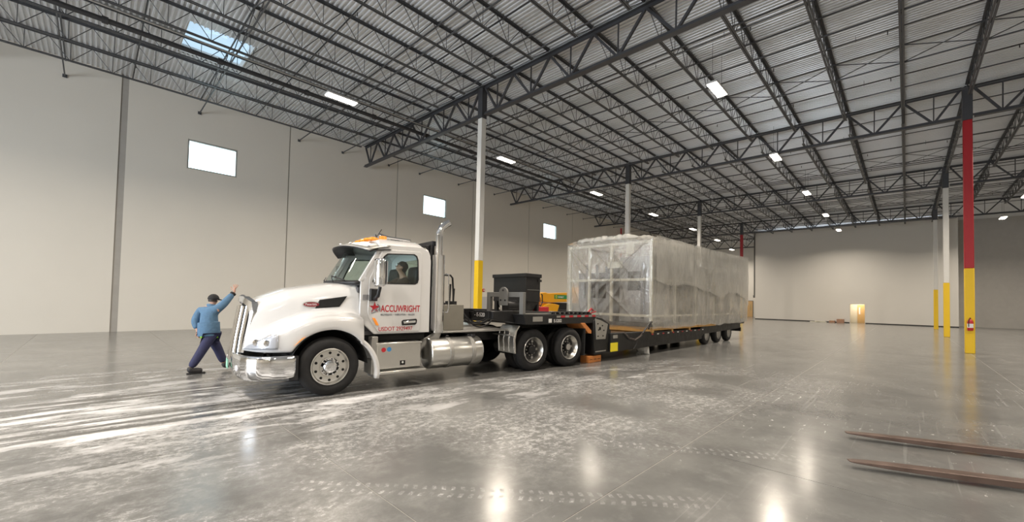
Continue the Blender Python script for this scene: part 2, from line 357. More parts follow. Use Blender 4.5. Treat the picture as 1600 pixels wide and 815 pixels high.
ORD = 'first second third fourth fifth sixth seventh eighth ninth tenth eleventh twelfth thirteenth fourteenth fifteenth sixteenth seventeenth eighteenth nineteenth twentieth'.split()
# ------------------------------------------------------------------ building grid
XC, DX, YC, DY, H0, YW, XB = 11.699, 13.1464, 13.407, 1.9055, 11.177, 24.85, 58.24
SLOPE = .0101; TILT = math.atan(SLOPE)
def HZ(y): return H0-SLOPE*(YC-y)
GX = [-4.3]+[XC+DX*i for i in range(0, 5)]           # girder lines
X0, X1, Y0 = -16.0, 69.0, -14.0                # building limits
# floor: base with saw-cut slabs
fb = MB().box(X0, X1+.3, Y0, YW+.3, -.3, -.003).build('floor', M['floorbase']); tag(fb, 'polished grey concrete warehouse floor with saw cut joints', kind='structure')
sx, sy = DX/4, 3.81
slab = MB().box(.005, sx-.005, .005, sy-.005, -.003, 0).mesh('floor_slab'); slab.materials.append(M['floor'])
xs = [XC-DX+sx*i for i in range(-1, 19)]; ys = [-1.83+sy*j for j in range(-3, 7)]
for x in xs:
    for y in ys:
        o = obj('floor_slab', slab, None, fb); o.location = (x, y, 0)
far = MB().box(xs[-1]+sx+.005, X1, Y0, YW, -.008, 0)
far.box(X0, xs[0]-.005, Y0, YW, -.008, 0); far.box(xs[0]-.005, xs[-1]+sx+.005, ys[-1]+sy+.005, YW, -.008, 0)
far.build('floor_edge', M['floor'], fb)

# left wall: tilt-up panels, three high windows
WZ0, WZ1, WW = 7.77, 9.20, 2.03; WX = [2.96, 16.30, 29.78]
def whole(x): return [(x, WZ0), (x+WW, WZ0), (x+WW, WZ1), (x, WZ1)]
wl = MB()
for a, b in zip([X0]+[x+WW for x in WX], WX+[X1]): wl.box(a, b, YW+.04, YW+.26, 0, 12.2)
for x in WX: wl.box(x, x+WW, YW+.04, YW+.26, 0, WZ0); wl.box(x, x+WW, YW+.04, YW+.26, WZ1, 12.2)
wl = wl.build('wall_left', M['caulk'])
tag(wl, 'tall off-white tilt-up concrete wall with three high windows', kind='structure')
J = [.70+6.745*i for i in range(-2, 11)]; edges = [X0]+J+[X1]
for i in range(len(edges)-1):
    a, b = edges[i], edges[i+1]; ga = .12 if abs(a-.70) < .1 else .03; gb = .12 if abs(b-.70) < .1 else .03
    a2 = a+(ga if i else 0); b2 = b-gb
    hs = [x for x in WX if a2 < x and x+WW < b2]; pn = MB()
    if hs:
        x = hs[0]; pn.box(a2, x, YW, YW+.045, 0, 12.2); pn.box(x+WW, b2, YW, YW+.045, 0, 12.2); pn.box(x, x+WW, YW, YW+.045, 0, WZ0); pn.box(x, x+WW, YW, YW+.045, WZ1, 12.2)
    else: pn.box(a2, b2, YW, YW+.045, 0, 12.2)
    pn.build('wall_panel', M['wall'], wl)
wlab = ['large bright window high on the side wall ahead of the truck', 'small bright window high on the side wall above the exhaust stack', 'smallest bright high window just before the wrapped load']
for i, x in enumerate(WX):
    w = thing(f'window_{i+1}', wlab[i], None, (x, YW, WZ0)); w['kind'] = 'structure'
    f = MB()
    for a, b, c, d in ((0, WW, 0, .06), (0, WW, WZ1-WZ0-.06, WZ1-WZ0), (0, .06, .06, WZ1-WZ0-.06), (WW-.06, WW, .06, WZ1-WZ0-.06)): f.box(a, b, .05, .16, c, d)
    f.build('window_frame', M['alu2'], w, bevel=.006); MB().box(.05, WW-.05, .10, .115, .05, WZ1-WZ0-.05).build('pane', M['glass'], w)
    MB().box(-.01, WW+.01, -.02, .06, -.03, .0).build('window_sill', M['wall'], w, bevel=.005)
# back block wall, white, with a doorway; recess walls either side
YBL, YBR = 13.72, -3.62
DRY0, DRY1, DRH = 3.25, 4.47, 2.10
wb = MB()
wb.box(XB, XB+.2, YBR, DRY0, 0, 11.0); wb.box(XB, XB+.2, DRY1, YBL, 0, 11.0); wb.box(XB, XB+.2, DRY0, DRY1, DRH, 11.0)
wb = wb.build('wall_back', M['wall_b']); tag(wb, 'white full height partition wall at the far end', kind='structure')
for nm, y in (('wall_back_left_return', YBL-.2), ('wall_back_right_return', YBR)):
    tag(MB().box(XB+.2, X1, y, y+.2, 0, 11.0).build(nm, M['wall_b']), 'return of the white partition wall', kind='structure')
tag(MB().box(X1, X1+.2, YBL-.2, YW, 0, 12.2).build('wall_back_left', M['wall_b']), 'far wall of the deeper bay behind the load', kind='structure')
tag(MB().box(62.5, 62.7, Y0, YBR, 0, 12.0).build('wall_back_right', M['wall_d']), 'dark grey block wall beyond the red column', kind='structure')
bb = MB(); bb.box(XB-.02, XB, YBR, DRY0-.05, 0, .11); bb.box(XB-.02, XB, DRY1+.05, YBL, 0, .11)
tag(bb.build('baseboard_back', M['base'], bevel=.004), 'black rubber baseboard along the white partition wall', kind='structure')
# doorway with lit corridor behind and an open birch door
d1 = thing('door_1', 'open lit doorway with a birch door in the far white wall', None, (XB, DRY0, 0)); d1['kind'] = 'structure'
dw = DRY1-DRY0; f = MB(); f.box(-.03, .22, -.05, 0, 0, DRH+.05); f.box(-.03, .22, dw, dw+.05, 0, DRH+.05); f.box(-.03, .22, 0, dw, DRH, DRH+.05); f.build('door_frame', M['wall'], d1, bevel=.005)
cor = MB(); cor.box(2.2, 2.3, -1.2, 2.2, 0, 2.6); cor.box(.2, 2.3, -1.3, -1.2, 0, 2.6); cor.box(.2, 2.3, 2.2, 2.3, 0, 2.6); cor.box(.2, 2.3, -1.3, 2.3, 2.6, 2.7); cor.build('corridor_wall', M['wall'], d1)
lf = MB().box(2.12, 2.19, .05, .75, 0, 2.05).build('door_leaf', M['doorw'], d1, bevel=.005); MB().box(2.11, 2.125, .5, .62, 1.0, 1.75).build('door_glazing', M['refl'], lf)
lc = bpy.data.lights.new('corridor_lamp', 'AREA'); lc.energy = 60; lc.size = .8; lc.color = (1, .85, .6); lo = bpy.data.objects.new('corridor_lamp', lc); C.objects.link(lo); lo.parent = d1; lo.location = (1.2, .6, 2.55); lo['kind'] = 'helper'
d2 = thing('door_2', 'tan door with a narrow glass slot beyond the rear of the load', None, (X1, 16.55, 0)); d2['kind'] = 'structure'
lf = MB().box(-.06, 0, 0, 1.3, 0, 2.35).build('door_leaf', M['doorw'], d2, bevel=.006); MB().box(-.07, -.055, .2, .36, .9, 1.9).build('door_glazing', M['glass'], lf)
f = MB(); f.box(-.08, 0, -.07, 0, 0, 2.42); f.box(-.08, 0, 1.3, 1.37, 0, 2.42); f.box(-.08, 0, 0, 1.3, 2.35, 2.42); f.build('door_frame', M['grey3'], d2)
# walls behind the camera with the open truck doors
wf = MB(); wf.box(X0-.25, X0, Y0, 5.7, 0, 12.2); wf.box(X0-.25, X0, 13.3, YW+.26, 0, 12.2); wf.box(X0-.25, X0, 5.7, 13.3, 5.2, 12.2)
tag(wf.build('wall_front', M['wall']), 'end wall with an open truck door behind the camera', kind='structure')
wr = MB().box(X0, X1, Y0-.25, Y0, 0, 12)
tag(wr.build('wall_right', M['wall']), 'plain side wall behind the camera', kind='structure')
# corrugated roof deck with a skylight opening
SKX0, SKX1, SKY0, SKY1 = 2.0, 4.1, 18.0, 20.6
def deck(xa, xb, ya, yb):
    m = MB(); per = .15; n = int(round((xb-xa)/per)); prof = []
    for i in range(n):
        x = xa+i*per; prof += [(x, 0), (x+.045, 0), (x+.06, .045), (x+.135, .045)]
    prof.append((xb, 0)); o = len(m.v)
    for x, z in prof:
        for y in (ya, yb): m.v.append((x, y, HZ(y)+.035+z))
    for i in range(len(prof)-1): m.f.append((2*i, 2*i+2, 2*i+3, 2*i+1))
    return m
ce = deck(X0, X1, Y0, SKY0)
for a in ((X0, X1, SKY1, YW), (X0, SKX0, SKY0, SKY1), (SKX1, X1, SKY0, SKY1)):
    d = deck(*a); ce.add(d.v, d.f)
ce = ce.build('ceiling', M['deck']); tag(ce, 'ribbed galvanised steel roof deck', kind='structure')
rf = MB()
for a in ((X0-.2, X1+.2, Y0-.2, SKY0), (X0-.2, X1+.2, SKY1, YW+.2), (X0-.2, SKX0, SKY0, SKY1), (SKX1, X1+.2, SKY0, SKY1)): rf.box(*a, 0, .1)
for i, v in enumerate(rf.v): rf.v[i] = (v[0], v[1], HZ(v[1])+.13+v[2])
rf.build('roof_insulation', M['caulk'], ce)
sk = thing('window_4', 'square skylight in the roof deck over the side wall', None, (SKX0, SKY0, HZ(SKY0)+.1)); sk['kind'] = 'structure'
f = MB(); a, b = SKX1-SKX0, SKY1-SKY0
f.box(0, a, 0, .05, .0, .3); f.box(0, a, b-.05, b, .0, .3); f.box(0, .05, .05, b-.05, .0, .3); f.box(a-.05, a, .05, b-.05, .0, .3); f.build('skylight_curb', M['colw'], sk)
MB().grid(lambda u, v: (u*a, v*b, .3+.35*(1-(2*u-1)**2)*(1-(2*v-1)**2)), 12, 12).build('skylight_dome', M['skyl'], sk, smooth=True, solid=.01)

# ------------------------------------------------------------------ steel roof: columns, girders, joists
def column(i, x, y, colr, label):
    t = thing('steel_column', label, 'column', (x, y, 0), 0, 'roof columns'); w = .135; hz = HZ(y)-.02
    MB().box(-w, w, -w, w, 3.44, hz-1.46).build('post', M[colr], t, bevel=.02); MB().box(-w-.004, w+.004, -w-.004, w+.004, .0, 3.44).build('guard_sleeve', M['coly'], t, bevel=.02)
    MB().box(-w-.01, w+.01, -w-.01, w+.01, hz-1.46, hz-.12).build('post_head', M['steel2'], t, bevel=.015); MB().box(-.2, .2, -.2, .2, hz-.12, hz-.10).build('cap_plate', M['steel2'], t)
    return t
cl = ['white steel column with yellow base standing behind the tractor unit', 'white column rising behind the front of the wrapped load', 'white column behind the middle of the wrapped load', 'slim red column behind the rear end of the wrapped load', 'column in the far bay behind the load']
rl = ['tall red column with yellow base and fire extinguisher', 'white and yellow column second in the row beyond the red one', 'white and yellow column farthest in the row beyond the red one']
for i in range(4): column(i, GX[i+1], YC, 'colr' if i == 3 else 'colw', cl[i])
for i in range(3): column(i, GX[i+2], YC-8*DY, 'colr' if i == 0 else 'colw', rl[i])
def make_girder(npan, endwall):
    """local +y runs up the slope towards the left wall; origin at the right-hand end of the top chord"""
    L = npan*DY; d = {}
    t = MB()
    for s in (-1, 1): t.box(s*.075-.06, s*.075+.06, .16 if not endwall else .16, L-.16 if not endwall else L-.35, -.10, -.085); t.box(s*.02-.01, s*.02+.01, .16, L-.16 if not endwall else L-.35, -.20, -.085)
    d['top_chord'] = t
    b = MB(); e = L-.2 if not endwall else L-.35
    b.box(-.11, .11, .16, e, -1.37, -1.35); b.box(-.045, -.02, .16, e, -1.35, -1.24); b.box(.02, .045, .16, e, -1.35, -1.24); d['bottom_chord'] = b
    d['diag'] = []; d['post'] = []
    for k in range(npan):
        c = (k+.5)*DY
        if endwall and k == npan-1: c = (k+.45)*DY
        lo = k*DY+(.2 if k == 0 else 0); hi = (k+1)*DY-(.2 if (k == npan-1 and not endwall) else (.4 if k == npan-1 else 0))
        d['diag'].append(MB().bar((0, lo, -.16), (0, c-.03, -1.30), .08, .08)); d['diag'].append(MB().bar((0, hi, -.16), (0, c+.03, -1.30), .08, .08))
        d['post'].append(MB().bar((0, c, -.16), (0, c, -1.30), .04, .04))
    ms = {'top_chord': [t.mesh('top_chord')], 'bottom_chord': [b.mesh('bottom_chord')], 'web_diagonal': [m.mesh('web_diagonal') for m in d['diag']], 'web_post': [m.mesh('web_post') for m in d['post']]}
    for v in ms.values():
        for me in v: me.materials.append(M['steel2'])
    return ms
gm8 = make_girder(8, False); gm6 = make_girder(6, True)
gname = ['behind the camera', 'above the tractor exhaust', 'over the front of the load', 'over the middle of the load', 'over the rear of the load', 'at the far end']
for i, gx in enumerate(GX):
    for sname, ms, y in (('between side wall and white columns', gm6, YC), ('between white and red column rows', gm8, YC-8*DY), ('beyond the red column row', gm8, YC-16*DY)):
        if y < Y0-2 and i < 2: continue
        if i == 5 and sname != 'between side wall and white columns': continue
        if sname.startswith('beyond') :
            if i < 2 or i > 4: continue
        t = thing('roof_girder', f'dark roof girder {sname}, {gname[i]}', 'roof girder', (gx, y, HZ(y)), 0, 'roof girders'); t.rotation_euler = (TILT, 0, 0)
        for nm, mes in ms.items():
            for me in mes: obj(nm, me, None, t)
def make_joist(L, dep=.76):
    top = MB(); bot = MB(); web = MB(); a, b = .12, L-.12
    for s in (-1, 1):
        top.box(a, b, s*.036-.026, s*.036+.026, -.012, 0.03); top.box(a, b, s*.014-.004, s*.014+.004, -.06, -.012)
    n = max(2, int(round((L-2.2)/1.13))); st = (L-2.2)/n; nodes = [1.1+st*i for i in range(n+1)]
    for s in (-1, 1):
        bot.box(1.0, L-1.0, s*.036-.026, s*.036+.026, -dep, -dep+.012); bot.box(1.0, L-1.0, s*.014-.004, s*.014+.004, -dep, -dep+.055)
    zt, zb = -.03, -dep+.03
    for i, x in enumerate(nodes):
        l = .14 if i == 0 else x-st/2; r = L-.14 if i == n else x+st/2
        web.tube([(l, 0, zt), (x-.02, 0, zb), (x+.02, 0, zb), (r, 0, zt)], .013, 5, False)
        web.tube([(x, 0, zb), (x, 0, zt)], .011, 5, False)
    out = {}
    for nm, m in (('top_chord', top), ('bottom_chord', bot), ('web_rod', web)):
        me = m.mesh(nm); me.materials.append(M['steel']); out[nm] = me
    return out
jm = make_joist(DX); jm0 = make_joist(XC-GX[0]); jms = make_joist(XB-.25-GX[4])
bays = ['over the tractor unit', 'over the gooseneck', 'over the front of the load', 'over the rear of the load', 'at the far end']
bx = GX[:5]
for bi, x in enumerate(bx):
    for k in range(-5, 12):
        y = YC-DY*k; short = (bi == 4 and YBR-.3 < y < YBL+.3)
        if bi == 0 and k > 6 or bi == 1 and k > 9 or (bi == 4 and y < YBR): continue      # outside the picture
        t = thing('roof_joist', f'{ORD[k+5]} open web roof joist from the windowed wall, {bays[bi]}', 'roof joist', (x, y, HZ(y)), 0, 'roof joists')
        for nm, me in (jms if short else jm0 if bi == 0 else jm).items(): obj(nm, me, None, t)
# bridging and sprinkler lines running across the joists
YR = {0: (1.8, 24.82), 1: (-4.0, 24.82), 2: (-9.2, 24.82), 3: (-9.2, 24.82), 4: (-3.4, 24.82)}
BRX = {0: (-1.1, 3.35, 7.9, 10.4), 1: (13.5, 15.9, 19.4, 23.2), 2: (26.6, 29.6, 33.4, 36.3), 3: (39.8, 42.6, 46.4, 49.4), 4: (52.9, 55.7, 60, 63)}
SPX = {0: (.9, 5.6, 9.0), 1: (14.6, 17.8, 21.6), 2: (28.0, 31.4, 34.9), 3: (41.2, 44.5, 48.0), 4: (54.3, 57.2)}
for bi, x in enumerate(bx):
    ya, yb = YR[bi]; z0, z1 = HZ(ya), HZ(yb)
    for r, xx in enumerate(BRX[bi]):
        if bi == 4 and xx > XB-.4: continue
        t = thing('joist_bridging', f'{ORD[r]} thin bridging line across the joists {bays[bi]}', 'bridging', (xx, ya, z0), 0, 'joist bridging'); L = yb-ya; dz = z1-z0
        MB().bar((0, 0, -.085), (0, L, dz-.085), .045, .035).build('top_angle', M['steel'], t)
        MB().bar((0, 0, -.72), (0, L, dz-.72), .04, .04).bar((0, L, dz-.72), (0, L-.01, dz-.72), .14, .14).build('bottom_angle', M['steel'], t)
        if r == (2 if bi else 1):
            br = MB(); k0 = math.floor((YC-ya)/DY)
            for k in range(-5, k0):
                a = YC-DY*(k+1)-ya; b = YC-DY*k-ya
                br.bar((.03, a, -.10+SLOPE*a), (.03, b, -.70+SLOPE*b), .025, .025); br.bar((-.03, a, -.70+SLOPE*a), (-.03, b, -.10+SLOPE*b), .025, .025)
            br.build('cross_brace', M['steel'], t)
    for r, xx in enumerate(SPX[bi]):
        t = thing('sprinkler_pipe', f'{ORD[r]} thin black sprinkler branch pipe across the joists {bays[bi]}', 'pipe', (xx, ya, z0-.22), 0, 'sprinkler branch pipes'); L = yb-.6-ya; dz = (z1-z0)*L/(yb-ya)
        MB().tube([(0, 0, 0), (0, L, dz)], .024, 8).build('pipe_run', M['pipe'], t, smooth=True)
        hd = MB()
        for q in range(int(L/3.2)): hd.tube([(0, 1.2+3.2*q, .02), (0, 1.2+3.2*q, -.10)], .014, 6); hd.tube([(0, 2.0+3.2*q, 0), (0, 2.0+3.2*q, .22)], .007, 5)
        tag(hd.build('sprinkler_head', M['pipe'], t), kind='stuff')
t = thing('sprinkler_main', 'thick black sprinkler main running the length of the roof beside the lamps', 'pipe', (X0+6, 18.05, 10.27))
MB().tube([(0, 0, 0), (66, 0, 0)], .085, 14).build('pipe_run', M['pipe'], t, smooth=True)
cpl = MB(); hg = MB()
for q in range(22): cpl.cyl((q*3+.9, 0, 0), (q*3+1.05, 0, 0), .115, n=14); hg.tube([(q*3+2, 0, .05), (q*3+2, 0, .92)], .01, 5)
tag(cpl.build('coupling', M['pipe'], t, smooth=True), kind='stuff'); tag(hg.build('hanger_rod', M['steel'], t), kind='stuff')
t = thing('conduit_run', 'pale conduit running along the joists below the deck near the side wall', 'conduit', (-9, 17.4, 10.40)); MB().tube([(0, 0, 0), (60, 0, 0)], .025, 8).build('pipe_run', M['alu2'], t, smooth=True)
# ------------------------------------------------------------------ high bay lamps
def lamp_proto():
    t = thing('high_bay_lamp', '', 'lamp', (0, 0, 0), 0, 'high bay lamps')
    MB().box(-.62, .62, -.19, .19, .0, .07).box(-.5, .5, -.08, .08, .07, .14).build('housing', M['lampbody'], t, bevel=.015)
    MB().box(-.59, .59, -.165, .165, -.03, .0).build('diffuser', M['lamp'], t, bevel=.01)
    MB().tube([(-.5, 0, .14), (-.5, 0, 1.5)], .006, 5).tube([(.5, 0, .14), (.5, 0, 1.5)], .006, 5).build('hanger_wire', M['steel'], t)['kind'] = 'stuff'
    l = bpy.data.lights.new('lamp_light', 'AREA'); l.shape = 'RECTANGLE'; l.size = 1.15; l.size_y = .32; l.energy = HIGHBAY_W; l.spread = radians(150); l.color = (1, .88, .73)
    o = bpy.data.objects.new('lamp_light', l); C.objects.link(o); o.parent = t; o.location = (0, 0, -.035); o['kind'] = 'helper'; return t
LP = lamp_proto(); first = True
lampl = {(0, 0): 'bright high bay lamp above the truck bonnet', (0, 1): 'high bay lamp right of the nearest white column', (0, 2): 'high bay lamp above the front edge of the wrapped load', (0, 3): 'high bay lamp right of the white column behind the load',
         (0, 4): 'fifth lamp of the row beside the side wall', (0, 5): 'small lamp just left of the slim red column, above the load', (0, 6): 'farthest lamp glowing on the wall behind the load', (1, 1): 'large lamp high in the middle of the roof, nearest of its row', (1, 2): 'second nearest lamp of the row along the middle of the roof', (1, 3): 'third nearest lamp of the row along the middle of the roof',
         (1, 4): 'fourth nearest lamp of the row along the middle of the roof', (1, 5): 'last lamp of the middle row above the far white wall', (2, 5): 'lamp right of the tall red column', (2, 4): 'lamp at the right edge of the picture'}
for r, (ly, lx0, st) in enumerate(((16.4, 6.75, 9.45), (4.95, 6.35, 9.33), (-5.85, 6.4, 9.3))):
    for i in range(-2, 7 if r == 0 else 6):
        x = lx0+st*i+(1.0 if i == 6 else 0)
        t = LP if first else copy_tree(LP); first = False
        t.location = (x, ly+(.5 if (r, i) == (0, 5) else 1.8 if i == 6 else 0), HZ(ly)+.035-1.5)
        t['label'] = lampl.get((r, i), f'ceiling lamp outside the picture, {ORD[i+2]} of the {["windowed wall", "middle", "red column"][r]} row')
# ------------------------------------------------------------------ wall-side fittings
t = thing('wall_cabinet', 'grey electrical cabinet on the side wall behind the gooseneck', 'cabinet', (21.6, YW, .55)); MB().box(0, 1.2, -.3, 0, 0, 1.42).build('body', M['grey2'], t, bevel=.01); MB().box(.04, 1.16, -.325, -.3, .04, 1.38).build('door', M['grey2'], t, bevel=.008)
MB().box(1.02, 1.07, -.35, -.325, .6, .8).build('handle', M['black'], t)
t = thing('fire_alarm', 'small red fire alarm on the wall above the grey cabinet', 'alarm', (22.25, YW, 2.5)); MB().box(-.12, .12, -.06, 0, -.12, .12).build('body', M['red'], t, bevel=.02); MB().cyl((0, -.06, 0), (0, -.08, 0), .06).build('horn', M['whitetxt'], t)
for i, x in enumerate((43.8, 44.9)):
    t = thing('riser_pipe', ('left' if i == 0 else 'right')+' of two red sprinkler risers above the load', 'pipe', (x, YW-.36, 0), 0, 'sprinkler risers'); MB().tube([(0, 0, 0), (0, 0, 10.6)], .09, 12).build('pipe_run', M['red'], t, smooth=True); MB().cyl((0, 0, 0), (0, 0, .06), .16).build('flange', M['red'], t); MB().box(-.14, .14, .05, .345, 9.0, 9.1).build('bracket', M['steel'], t)
t = thing('downpipe', 'grey vertical conduit beside the far white wall corner', 'conduit', (XB+.35, YBL+.14, 0)); MB().tube([(0, 0, 3.0), (0, 0, 11)], .10, 10).build('pipe_run', M['grey3'], t, smooth=True); MB().box(-.18, .18, -.12, .12, 2.7, 3.0).build('junction_box', M['grey3'], t)
t = thing('fire_extinguisher', 'red fire extinguisher hung on the yellow column base', 'extinguisher', (GX[2]-.23, YC-8*DY, .92))
MB().lathe([(.075, 0), (.085, .03), (.085, .36), (.06, .42), (.025, .45), (.025, .48)], (0, 0, 0), (0, 0, 1), 16).build('cylinder', M['red'], t, smooth=True); MB().box(-.02, .06, -.015, .015, .48, .52).build('handle', M['black'], t); MB().tube([(-.02, .03, .47), (-.09, .05, .4), (-.1, .05, .15)], .012, 6).build('hose', M['black'], t); MB().cyl((0, 0, .12), (0, 0, .28), .0865).build('label_band', M['whitetxt'], t); MB().box(.06, .1, -.04, .04, .1, .4).build('bracket', M['steel'], t)
for i, (y, z, s) in enumerate(((5.25, 0, (.55, .62, .42)), (5.98, 0, (.5, .5, .22)))):
    t = thing('cardboard_box', ['larger brown cardboard box beside the lit doorway', 'low brown cardboard box left of the larger one by the doorway'][i], 'box', (XB-.6, y, z)); MB().box(-s[0]/2, s[0]/2, -s[1]/2, s[1]/2, 0, s[2]).build('carton', M['card'], t, bevel=.01); MB().box(-s[0]/2-.002, s[0]/2+.002, -.04, .04, s[2]-.1, s[2]+.003).build('tape', M['wood'], t); MB().poly([(-s[1]/2, s[2]), (-s[1]/2-.12, s[2]+.05), (-s[1]/2-.11, s[2]+.06), (-s[1]/2, s[2]+.01)], 'yz', -s[0]/2, s[0]/2).build('flap', M['card'], t)
for i, (y, a) in enumerate(((7.2, .1), (7.0, -.5))):
    t = thing('timber_offcut', ['longer pale offcut lying by the far baseboard', 'shorter pale offcut crossing the longer one by the far baseboard'][i], 'timber', (XB-.9-.2*i, y, .0+.07*i), a); MB().box(-.06, .06, -.75+.2*i, .75-.2*i, 0, .07).build('offcut', M['frame'], t, bevel=.008)
# ------------------------------------------------------------------ the white day-cab tractor unit
# local frame: x runs back along the truck from the front axle, y from the near tyre face to the far side, z up
TA = radians(-7.0)
TR = thing('semi_truck', 'white day cab semi truck tractor with chrome bumper and red door lettering', 'truck', (2.88, 7.31, 0), TA)
CY = 1.22
def lerp_tab(tab, x):
    if x <= tab[0][0]: return tab[0][1]
    for (a, va), (b, vb) in zip(tab, tab[1:]):
        if x <= b:
            t = (x-a)/(b-a); return va+(vb-va)*t
    return tab[-1][1]
def smt(tab, x, w=.06): return sum(lerp_tab(tab, x+d*w) for d in (-1, -.5, 0, .5, 1))/5
# hood shell, section by section
WF = [(-1.16, .46), (-1.12, .58), (-1.04, .80), (-.93, .98), (-.8, 1.09), (-.6, 1.17), (-.35, 1.22), (-.1, 1.245), (.66, 1.25)]      # fender half width
WH = [(-1.16, .44), (-1.06, .52), (-.9, .59), (-.5, .70), (0, .82), (.66, .96)]                                                        # hood half width
ZT = [(-1.16, 1.64), (-1.08, 1.70), (-.9, 1.76), (-.5, 1.89), (0, 1.99), (.3, 2.03), (.66, 2.06)]                                       # hood top
ZF = [(-1.24, 1.0), (-1.05, 1.02), (-.85, 1.08), (-.6, 1.20), (-.3, 1.34), (0, 1.41), (.4, 1.41), (.66, 1.36)]                          # fender crown
AX, AZ, AR = .09, .50, .665
def zbot(x):
    d = abs(x-AX)
    return AZ+sqrt(max(0, AR*AR-d*d)) if d < AR*.89 else .79
def section(x):
    wf, wh, zt, zf, zb = smt(WF, x, .03), smt(WH, x), smt(ZT, x, .03), smt(ZF, x), zbot(x)
    zf = max(zf, zb+.10); wh = min(wh, wf-.01)
    p = [(wf-.03, zb), (wf, zb+.015), (wf, zb+(zf-zb)*.5), (wf-.01, zf-.05), (wf-.06, zf+.0), (wh+(wf-wh)*.42, zf+.025), (wh+.035, zf+.05), (wh+.012, zf+.13), (wh, zf+(zt-zf)*.55), (wh-.05, zt-.15), (wh-.15, zt-.06), (wh*.6, zt-.02), (wh*.3, zt), (0, zt+.005)]
    return p
xsn = [-1.16, -1.13, -1.08, -1.0, -.9, -.8, -.7, -.6, -.52, -.501, -.44, -.35, -.25, -.1, .1, .25, .4, .5, .58, .66]
def rake(x, z): return .12*max(0, min(1, (z-.75)/.95))*max(0, min(1, (-.55-x)/.55))
def hood_half(sgn):
    m = MB(); n = 14
    for x in xsn:
        for w, z in section(x): m.v.append((x+rake(x, z), CY+sgn*w, z))
    for i in range(len(xsn)-1):
        for j in range(n-1): m.f.append((i*n+j, (i+1)*n+j, (i+1)*n+j+1, i*n+j+1))
    return m
hs = hood_half(-1); h2 = hood_half(1); hs.add(h2.v, h2.f)
hood = hs.build('hood', M['paint'], TR, subd=1, solid=.03)
def side_y(x, z):
    """near-side outer surface of the hood shell at x, z"""
    p = section(x)
    for (w0, z0), (w1, z1) in zip(p[1:], p[2:]):
        if z0 <= z <= z1 and z1 > z0: return CY-(w0+(w1-w0)*(z-z0)/(z1-z0))
    return CY-p[2][0]
def patch(outline, off, n=7):
    """a thin raised patch on the hood side: outline = function(u,v)->(x,z)"""
    m = MB(); m.grid(lambda u, v: (outline(u, v)[0], side_y(*outline(u, v))-off, outline(u, v)[1]), n*2, n); return m
def mirror_y(m): k = MB(); k.v = [(a, 2*CY-b, c) for a, b, c in m.v]; k.f = [f[::-1] for f in m.f]; return k
for side in (0, 1):
    fl = (lambda m: m) if side == 0 else mirror_y
    hl = fl(patch(lambda u, v: (-1.15+.42*u+.06*v*(1-u), .83+.03*u+v*(.07+.19*min(1, u*1.35)-.03*u*u)), .012)).build('headlight', M['hlbowl'], TR, smooth=True, solid=.01)
    fl(patch(lambda u, v: (-1.165+.45*u+.06*v*(1-u), .82+.03*u+v*(.08+.20*min(1, u*1.35)-.03*u*u)), .03)).build('headlight_lens', M['lens'], hl, smooth=True, solid=.004)
    bl = MB()
    for q in (-1.0, -.87): bl.lathe([(.055, 0), (.05, .012), (.02, .02)], (q, side_y(q, .96)-.014, .955), (-.3, -1, 0), 14)
    fl(bl).build('headlight_bulb', M['chrome'], hl, smooth=True)['kind'] = 'stuff'
    fl(patch(lambda u, v: (-.50+.12*u+.06*v, .90+.13*u+.05*v-.02*u*v), .012, 4)).build('side_marker', M['orange'], TR, smooth=True, solid=.01)
    fl(patch(lambda u, v: (-.10+.40*u+v*(.07+.06*u), 1.53+.035*u+v*(.155+.045*u)), .008)).build('hood_vent', M['void'], TR, smooth=True, solid=.01)
    ov = MB(); pts = [(-.16+.125*cos(2*pi*k/24), 1.60+.042*sin(2*pi*k/24)) for k in range(24)]
    rim = MB(); pr = [(-.16+.140*cos(2*pi*k/24), 1.60+.055*sin(2*pi*k/24)) for k in range(24)]
    for q, pp, off in ((ov, pts, .024), (rim, pr, .016)):
        q.v = [(x, side_y(-.16, 1.60)-off+(x+.16)*-.26, z) for x, z in pp]; q.f = [tuple(range(24))]
    rm = fl(rim).build('emblem', M['chrome'], TR, solid=.01); eo = fl(ov).build('emblem_face', M['maroon'], rm, solid=.004)
    if side == 0: text('Peterbilt', .055, M['whitetxt'], rm, (-.26, side_y(-.16, 1.60)-.027+.026, 1.585), (pi/2, 0, -atan2(.26, 1)), 'emblem_lettering')
# rear part of the fender down behind the wheel
def fext(u, v):
    a = radians(40-62*u); r = .70+.10*sin(pi*u*.5); wdt = .42
    return (AX+r*cos(a)*1.05+.10*u*u, CY-1.25+.02+v*wdt, AZ+r*sin(a)+.02)
for side in (0, 1):
    m = MB().grid(fext, 14, 5); (m if side == 0 else mirror_y(m)).build('fender_extension', M['paint'], TR, smooth=True, solid=.08)
    m = MB().grid(lambda u, v: (AX+(.655)*cos(radians(178-176*u)), CY-1.22+v*.75, AZ+.655*sin(radians(178-176*u))), 20, 3); (m if side == 0 else mirror_y(m)).build('wheel_well', M['void'], TR, smooth=True)
